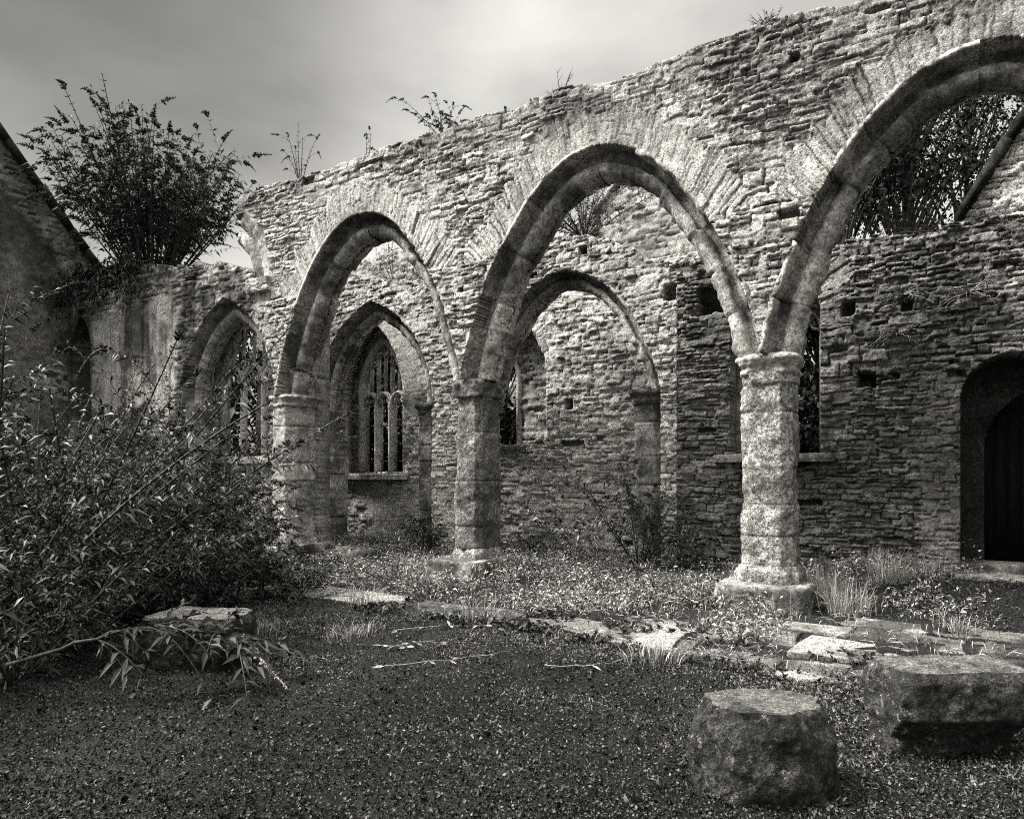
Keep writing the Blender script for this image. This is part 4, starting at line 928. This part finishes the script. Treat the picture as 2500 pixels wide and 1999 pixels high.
for k, (u, v, h_, n_, lb_) in enumerate([(830, 1395, 0.45, 8, 'pale weed left of the middle pier, by the flat slab'), (960, 1420, 0.55, 10, 'leafy pale weed just left of the middle pier plinth'), (1060, 1440, 0.4, 9, 'pale weed in front of the middle pier plinth'), (1240, 1410, 0.5, 9, 'broad pale weed to the right of the middle pier plinth'),
        (1370, 1420, 0.6, 9, 'tall pale weed in front of the inner arch'), (1480, 1440, 0.5, 10, 'pale weed halfway between the middle pier and the right column'), (1610, 1450, 0.45, 9, 'pale weed by the low dark shrub, left of the right column'), (1720, 1470, 0.5, 9, 'pale weed at the left corner of the right column plinth'), (1840, 1500, 0.35, 8, 'pale weed in front of the right column plinth'), (2120, 1430, 0.5, 8, 'pale weed among the grass at the foot of the dark wall'), (700, 1350, 0.5, 8, 'pale weed at the foot of the left pier')]):
    p = on_ground(u, v, 0.03); buddleia('weed', (p[0], p[1], gz1(*p)), h_, n_, 1250 + k, lb_, 'tall weeds between the columns', (0, 0), 1.0, 0.10, 'weed', 0.0, 1.4, 5, 0.1, 0.02, cat='weed', wid=0.25)
# plants on the wall tops
for k, (u, v, t, h_, n_, lean, spd, sp_, lf, lb_, mt) in enumerate([
        (1082, 328, 0.3, 0.72, 9, (-0.30, 0), 0.6, 0.9, 0.09, 'leaning plant with drooping spikes high on the arcade wall top', 'leaf_dark'),
        (733, 438, 0.3, 1.15, 6, (-0.1, 0), 0.35, 0.9, 0.09, 'group of tall thin flower stalks at the left end of the wall top', 'leaf_dark'),
        (897, 385, 0.3, 0.62, 2, (0, 0), 0.15, 1, 0.08, 'single slender stalk on the wall top above the left great arch', 'leaf_dark'),
        (1240, 272, 0.3, 0.20, 3, (0, 0), 0.4, 0.1, 0.05, 'tiny sprig on the wall top near the leaning plant', 'leaf_dark'),
        (1372, 225, 0.3, 0.42, 6, (0.1, 0), 0.7, 0.0, 0.03, 'sparse upright twigs on the wall top over the middle great arch', 'leaf_dark'),
        (1875, 66, 0.2, 0.26, 16, (-0.2, 0), 0.7, 0.0, 0.05, 'dense little bush near the highest part of the wall top', 'leaf_dark')]):
    x, z = on_plane(u, v, t); buddleia('wall_plant', (x, t, min(z, 6.92)), h_, n_, 1300 + k, lb_, 'plants rooted on the wall top', lean, spd, lf, mt, sp_, 0.9 if k not in (1, 2) else 0.7, 3 if k not in (1, 2) else 1, 0.16, 0.25, cat='plant')
for k, (u, v, t, h_, n_, lb_) in enumerate([(2300, 580, 2.75, 0.75, 16, 'bushy tangle of dry twigs on the wall beside the slate-edged gable'), (2190, 815, 2.45, 0.3, 7, 'tuft of dry stems by a hole halfway up the dark wall'), (2205, 720, 2.45, 0.3, 7, 'tuft of dry stems in the upper part of the dark wall'), (2365, 715, 2.45, 0.35, 7, 'tuft of dry stems on the dark wall under the gable')]):
    x, z = on_plane(u, v, t); rg = rng_(1400 + k); mb = MB(); lb2 = MB(); tip = []
    for q in range(n_ * 4):
        az = rg.uniform(0, 6.28); d = np.array((math.cos(az) * 1.1, -0.5 + 0.4 * math.sin(az), rg.uniform(-0.2, 0.9))); tt = np.linspace(0, 1, 7)[:, None]; L = h_ * rg.uniform(0.5, 1.3)
        p = d * L * tt - UP * 0.5 * L * tt ** 2 + rg.normal(0, 0.02, (7, 3)) * tt; tube(mb, p, 0.006, 0.002, 4); tip.append(p[3:])
    tip = np.concatenate(tip); leaves(lb2, tip, rg.normal(0, 1, tip.shape), rg.uniform(0.03, 0.07, len(tip)), rg.uniform(0.012, 0.025, len(tip)), 0.2, 0.2, rg)
    r_ = empty('dry_tuft', (x, t, z)); tag(r_, lb_, 'plant', 'dry tufts growing from the wall'); mb.build('stem', M['stem_pale'] if k else M['stem'], r_); lb2.build('leaves', M['leaf'], r_)
# greenery in front of and on the far gable
for k, (u, v, t, h_, n_, lb_) in enumerate([(1425, 575, 8.4, 2.3, 34, 'dark leafy bush against the far gable, under the crown of the middle great arch'), (960, 690, 8.4, 1.5, 12, 'pale bush in front of the far gable, seen under the left great arch'), (1050, 690, 8.4, 1.1, 10, 'second bush by the far gable, to the right of the pale bush')]):
    x, z = on_plane(u, v, t); buddleia('shrub', (x, t, z), h_, n_, 1500 + k, lb_, 'bushes at the far gable', (0, -0.2), 1.1, 0.17, ('leaf_wall', 'weed', 'leaf')[k], 0.1, 0.9, 6, 0.2, 0.1)
    mbx = None

# ------------------------------------------------------------------ trees
for k, (u, Y, h_, cr_, lb_) in enumerate([
        (2062, 15.5, 10.8, 1.9, 'tree with the thin trunk just right of the third great arch'), (2105, 17.5, 12.2, 2.1, 'tree with a straight dark trunk, second from the column'),
        (2165, 16.5, 12, 2.2, 'tree with the thickest trunk over the dark wall'), (2200, 19, 13.8, 2.6, 'tree whose slanting trunk crosses behind the thickest one'),
        (2330, 17.5, 14, 3.4, 'leafy tree behind the dry tangle on the wall'), (2470, 19.5, 15, 3.6, 'leafy tree behind the slate-edged gable at the right edge')]):
    p = at_depth(u, Y); tree('tree', (p[0], p[1], 0), h_, cr_, 1600 + k, lb_, 'trees beyond the right-hand wall', 'leaf_dark', 5600, 0.125, 0.13 + 0.04 * (k == 2), 0.66 if k < 4 else 0.5, 44, 0.62)
for k, (u, Y, h_, cr_, lb_) in enumerate([(520, 20, 6.6, 2.6, 'dark tree behind the left lights of the big traceried window'), (640, 21, 6.8, 2.8, 'dark tree behind the right lights of the big traceried window'),
        (880, 21, 6.0, 2.2, 'dark tree behind the deep traceried window'), (960, 20.5, 6.0, 2.2, 'dark tree seen between the mullions of the deep window'), (1230, 18.5, 6.0, 2.0, 'dark tree behind the narrow lancet'), (1900, 15.5, 5.6, 1.8, 'dark tree behind the tall window hidden by the column'), (2000, 14.6, 5.2, 1.7, 'dark tree seen in the window right of the column')]):
    p = at_depth(u, Y); tree('tree', (p[0], p[1], 0), h_, cr_, 1700 + k, lb_, 'dark trees seen through the windows', 'leaf_dark', 9000, 0.19, 0.13, 0.06, 70)

# ------------------------------------------------------------------ grass, weeds, litter
for k, (u, v, n_, h_, m_, lb_) in enumerate([
        (2010, 1470, 260, 0.55, 'grass', 'tall pale grass tuft at the right side of the column plinth'), (2075, 1490, 180, 0.45, 'grass', 'pale grass tuft leaning right, next to the tallest tuft'), (2170, 1450, 200, 0.5, 'grass', 'grass tuft at the foot of the dark wall'), (2260, 1440, 150, 0.35, 'weed', 'short grass tuft nearest the doorway steps'),
        (1160, 1510, 150, 0.32, 'weed', 'drooping grass tuft on the edge of the flagstones'), (890, 1470, 120, 0.25, 'grass', 'small grass tuft at the left part of the flagstones'), (1600, 1600, 140, 0.2, 'weed', 'short dark grass clump in front of the broad flagstones'), (1890, 1490, 120, 0.3, 'weed', 'grass tuft in front of the column plinth'),
        (860, 1545, 110, 0.16, 'grass', 'thin grass tuft on the bare ground left of centre'), (640, 1530, 120, 0.18, 'weed', 'thin grass tuft to the right of the overgrown block'), (2330, 1530, 110, 0.2, 'weed', 'grass clump beyond the long block')]):
    p = on_ground(u, v, 0.02); tussock('grass_tuft', (p[0], p[1], gz1(*p)), n_, h_, 1800 + k, lb_, 'grass tufts', m_, 0.32)

def scatter(n, seed, box_, dens):
    rg = rng_(seed); x = rg.uniform(box_[0], box_[1], n); y = rg.uniform(box_[2], box_[3], n)
    k = rg.random(n) < dens(x, y); return x[k], y[k], rg
# undergrowth between the columns and round their bases
def d_under(x, y):
    d = sstep(-1.9, -1.3, y + 0.35 * noise2(x * 1.3, y * 0.5, 71) - 0.0) * (0.12 + 0.88 * sstep(-0.2, 0.4, fbm2(x * 1.3, y * 1.3, 72, 3)))
    d *= 1 - sstep(0.1, 0.6, x) * sstep(0.4, -0.2, y)
    d = np.where((np.abs(x + 0.07) < 0.45) & (np.abs(y - 0.35) < 0.5), 0, d); return d
x, y, rg = scatter(15000, 1900, (-11.5, 2.2, -2.2, 4.0), d_under)
keep = ~((y > 2.45) & (y < 3.25) & (((x > -6.9) & (x < -5.6)) | (x > -2.2)))
x, y = x[keep], y[keep]; n = len(x); m = 11
rk = np.repeat(np.arange(n), m); hgt = (0.03 + 0.12 * rg.random(n) ** 2.2 + np.where(rg.random(n) < 0.10, rg.uniform(0.08, 0.32, n), 0)) * (0.8 + 0.7 * sstep(-0.1, 0.5, fbm2(x * 0.9, y * 0.9, 73, 2)))
az = rg.uniform(0, 6.28, n * m); el = rg.uniform(0.1, 1.3, n * m); f = rg.random(n * m)
B = np.stack([x[rk] + 0.05 * np.cos(az), y[rk] + 0.05 * np.sin(az), gz(x, y)[rk] + f * hgt[rk]], 1)
D = np.stack([np.cos(az) * np.cos(el), np.sin(az) * np.cos(el), np.sin(el)], 1)
mb = MB(); LL = np.minimum(hgt[rk], 0.10) * rg.uniform(0.4, 0.9, n * m) * 0.7 + 0.018; leaves(mb, B, D, LL, LL * rg.uniform(0.2, 0.42, n * m), 0.3, 0.2, rg)
xb, yb, rg = scatter(42000, 1901, (-11.5, 2.2, -2.6, 4.0), lambda x, y: 0.25 + 0.7 * d_under(x, y))
keep = ~((yb > 2.45) & (yb < 3.25) & (((xb > -6.9) & (xb < -5.6)) | (xb > -2.2))); xb, yb = xb[keep], yb[keep]
n = len(xb); az = rg.uniform(0, 6.28, n); el = rg.uniform(0.6, 1.5, n)
leaves(mb, np.stack([xb, yb, gz(xb, yb)], 1), np.stack([np.cos(az) * np.cos(el), np.sin(az) * np.cos(el), np.sin(el)], 1), rg.uniform(0.05, 0.24, n), 0.006, 0.45, 0.1, rg)
o = mb.build('undergrowth', M['weed']); o['kind'] = 'stuff'; o['label'] = 'low pale weeds and grass spread between the columns'
# weeds along slab edges and under the bushes
mb = MB(); rg = rng_(1950)
def d_left(x, y): return sstep(0.3, 0.9, sstep(-4.6, -6.2, x + 0.25 * (y + 3)) + 0.15 * noise2(x * 2, y * 2, 81))
x, y, rg = scatter(5200, 1951, (-14, -3, -6.5, 0.0), d_left); n = len(x); m = 10; rk = np.repeat(np.arange(n), m)
hgt = 0.08 + 0.25 * rg.random(n) ** 2; az = rg.uniform(0, 6.28, n * m); el = rg.uniform(0.0, 1.2, n * m)
B = np.stack([x[rk] + 0.06 * np.cos(az), y[rk] + 0.06 * np.sin(az), gz(x, y)[rk] + rg.random(n * m) * hgt[rk]], 1)
LL = rg.uniform(0.05, 0.15, n * m); leaves(mb, B, np.stack([np.cos(az) * np.cos(el), np.sin(az) * np.cos(el), np.sin(el)], 1), LL, LL * 0.3, 0.4, 0.2, rg)
o = mb.build('undergrowth', M['leaf']); o['kind'] = 'stuff'; o['label'] = 'dark leafy undergrowth beneath the shrubs on the left'
mb = MB(); rg = rng_(1960); ex = rg.uniform(-6.8, 1.4, 1900); ex = np.where(ex > -1.0, ex - 6 * (rg.random(1900) < 0.75), ex); ey = np.where(rg.random(1900) < 0.6, -2.52 + 0.22 * rg.normal(0, 0.6, 1900), -1.78 + 0.16 * rg.normal(0, 0.7, 1900)) - 0.2 * sstep(-0.5, 0.8, ex)
kp = noise2(ex * 2.1, ey, 82) > 0.05; ex, ey = ex[kp], ey[kp]; n = len(ex); rk = np.repeat(np.arange(n), 9); az = rg.uniform(0, 6.28, n * 9); el = rg.uniform(0.1, 1.2, n * 9)
LL = rg.uniform(0.03, 0.09, n * 9); leaves(mb, np.stack([ex[rk], ey[rk], gz(ex, ey)[rk] + 0.03 * rg.random(n * 9)], 1), np.stack([np.cos(az) * np.cos(el), np.sin(az) * np.cos(el), np.sin(el)], 1), LL, LL * 0.4, 0.3, 0.2, rg)
o = mb.build('undergrowth', M['leaf']); o['kind'] = 'stuff'; o['label'] = 'small dark weeds along the flagstone edges'
# leaf litter over the open floor
rg = rng_(1970); n = 210000; Yd = 2.6 + 9.5 * rg.random(n) ** 1.7; u = rg.uniform(-80, 2600, n); k_ = (u - 1250) / 1667
x = CAM[0] + Yd * (F_[0] + k_ * R_[0]); y = CAM[1] + Yd * (F_[1] + k_ * R_[1])
kp = (y < -1.2 + 0.4 * noise2(x * 2, y * 2, 91) + 3.6 * sstep(0.5, 1.2, x)) & ~((y > -2.4) & (y < -1.8) & (rg.random(n) < 0.9)) & ~((y > -2.5) & (y < 0.1) & (x > -1.3) & (rg.random(n) < 0.85)); x, y = x[kp], y[kp]; n = len(x)
az = rg.uniform(0, 6.28, n); el = rg.normal(0.1, 0.6, n); LL = 0.006 + 0.022 * rg.random(n) ** 1.8 * (1 + (rg.random(n) < 0.012) * 1.5) * (0.75 + 0.05 * np.hypot(x - CAM[0], y - CAM[1]))
mb = MB(); leaves(mb, np.stack([x, y, gz(x, y) + 0.006 + 0.014 * rg.random(n)], 1), np.stack([np.cos(az) * np.cos(el), np.sin(az) * np.cos(el), np.sin(el)], 1), LL, LL * rg.uniform(0.45, 0.95, n), 0.0, 0.5, rg, 1.3)
o = mb.build('leaf_litter', M['litter']); o['kind'] = 'stuff'; o['label'] = 'dead leaves and gravel scattered over the dark floor'
# short grass over the middle ground
x, y, rg = scatter(170000, 1980, (-8.5, 2.8, -6.6, -1.6), lambda x, y: sstep(-0.2, 0.45, fbm2(x * 1.1, y * 1.1, 95, 4)) * sstep(-5.8, -3.3, y) * 0.95 + 0.02)
n = len(x); az = rg.uniform(0, 6.28, n); el = rg.uniform(0.2, 1.3, n); LL = rg.uniform(0.012, 0.042, n) * (0.5 + 0.8 * sstep(-0.1, 0.6, fbm2(x * 1.1, y * 1.1, 95, 4)))
mb = MB(); leaves(mb, np.stack([x, y, gz(x, y)], 1), np.stack([np.cos(az) * np.cos(el), np.sin(az) * np.cos(el), np.sin(el)], 1), LL, 0.004 + 0.16 * LL, 0.2, 0.1, rg)
o = mb.build('grass', M['moss']); o['kind'] = 'stuff'; o['label'] = 'thin short grass on the open floor'

# pale dead sprays lying on the floor
for k, (u, v, L, lb_) in enumerate([(1090, 1540, 0.95, 'pale dead spray lying nearest the flagstones'), (1010, 1580, 0.55, 'short pale spray of curled leaves left of the others'), (1110, 1605, 1.2, 'longest pale dead spray lying in front of the others'), (1430, 1620, 0.7, 'pale curled leaves and twig lying to the right, below the flagstones')]):
    p0 = on_ground(u, v, 0.0); rg = rng_(2000 + k); a = YAW + rg.uniform(0.0, 0.5); tt = np.linspace(-0.5, 0.5, 9)[:, None]
    p = np.array((math.cos(a), math.sin(a), 0)) * L * tt + rg.normal(0, 0.012, (9, 3)); p[:, 2] = 0.03 + np.abs(rg.normal(0, 0.01, 9))
    s_, l_ = MB(), MB(); p[:, :2] += 0.05 * np.cumsum(rg.normal(0, 0.5, (9, 2)), 0); tube(s_, p, 0.005, 0.002, 5); q = p[rg.integers(0, 9, 14)]; leaves(l_, q, rg.normal(0, 1, (14, 3)) * np.array((1, 1, 0.25)), rg.uniform(0.05, 0.12, 14), rg.uniform(0.02, 0.04, 14), 0.1, 0.4, rg)
    r_ = empty('dead_spray', (p0[0], p0[1], gz1(*p0))); tag(r_, lb_, 'dead twig', 'dead sprays on the floor'); s_.build('stem', M['stem_pale'], r_); l_.build('leaves', M['spike_pale'], r_)
# branch fallen across the overgrown block
c0 = at_depth(20, 4.6); c1 = at_depth(600, 5.15); rg = rng_(2100); tt = np.linspace(0, 1, 16)[:, None]
a3, b3 = np.array((*c0, 0.30)), np.array((*c1, 0.33)); s_, l_, f_ = MB(), MB(), MB(); LB, LD = [], []
p = a3 + (b3 - a3) * tt + UP * 0.14 * np.sin(math.pi * tt) + rg.normal(0, 0.012, (16, 3)); tube(s_, p, 0.014, 0.006, 6)
for k in range(26):
    i = rg.integers(5, 16); d = unit(np.array((*R_, 0)) * rg.uniform(0.1, 1.0) + np.array((*(-F_), 0)) * rg.uniform(-0.6, 0.7) + UP * rg.uniform(-0.4, 0.5)); L = rg.uniform(0.25, 0.7); ts = np.linspace(0, 1, 7)[:, None]
    q = p[i] + d * L * ts - UP * 0.35 * L * ts ** 2; q[:, 2] = np.maximum(q[:, 2], 0.05); tube(s_, q, 0.006, 0.003, 4)
    for g_ in (1, -1): LB.append(q[1:]); LD.append(np.cross(d, UP)[None] * g_ + 0.7 * d + rg.normal(0, 0.3, (6, 3)))
LB, LD = np.concatenate(LB), np.concatenate(LD); leaves(l_, LB, LD, rg.uniform(0.08, 0.17, len(LB)), rg.uniform(0.025, 0.045, len(LB)), 0.35, 0.25, rg)
e0 = on_ground(610, 1590, 0.12); e1 = on_ground(700, 1680, 0.03)
pp = np.array((*e0, 0.16)); qq = np.array((*e1, 0.035)); spike(f_, pp, qq - pp, np.linalg.norm(qq - pp), 0.032, rng_(5), 0.0); tube(s_, [p[-1], (p[-1] + pp) / 2 + UP * 0.04, pp], 0.007, 0.005, 5)
e2 = on_ground(590, 1560, 0.25); spike(f_, np.array((*e2, 0.27)), (0.9, 0.3, -0.4), 0.16, 0.03, rng_(6), 0.3)
r_ = empty('fallen_branch', (*c0, 0)); tag(r_, 'leafy branch fallen across the overgrown block, ending in a pale flower spike', 'branch')
for b_ in (s_, l_, f_): b_.v = [v - np.array((*c0, 0)) for v in b_.v]
s_.build('stem', M['stem'], r_); l_.build('leaves', M['leaf_wall'], r_); f_.build('flower_spike', M['spike_pale'], r_)
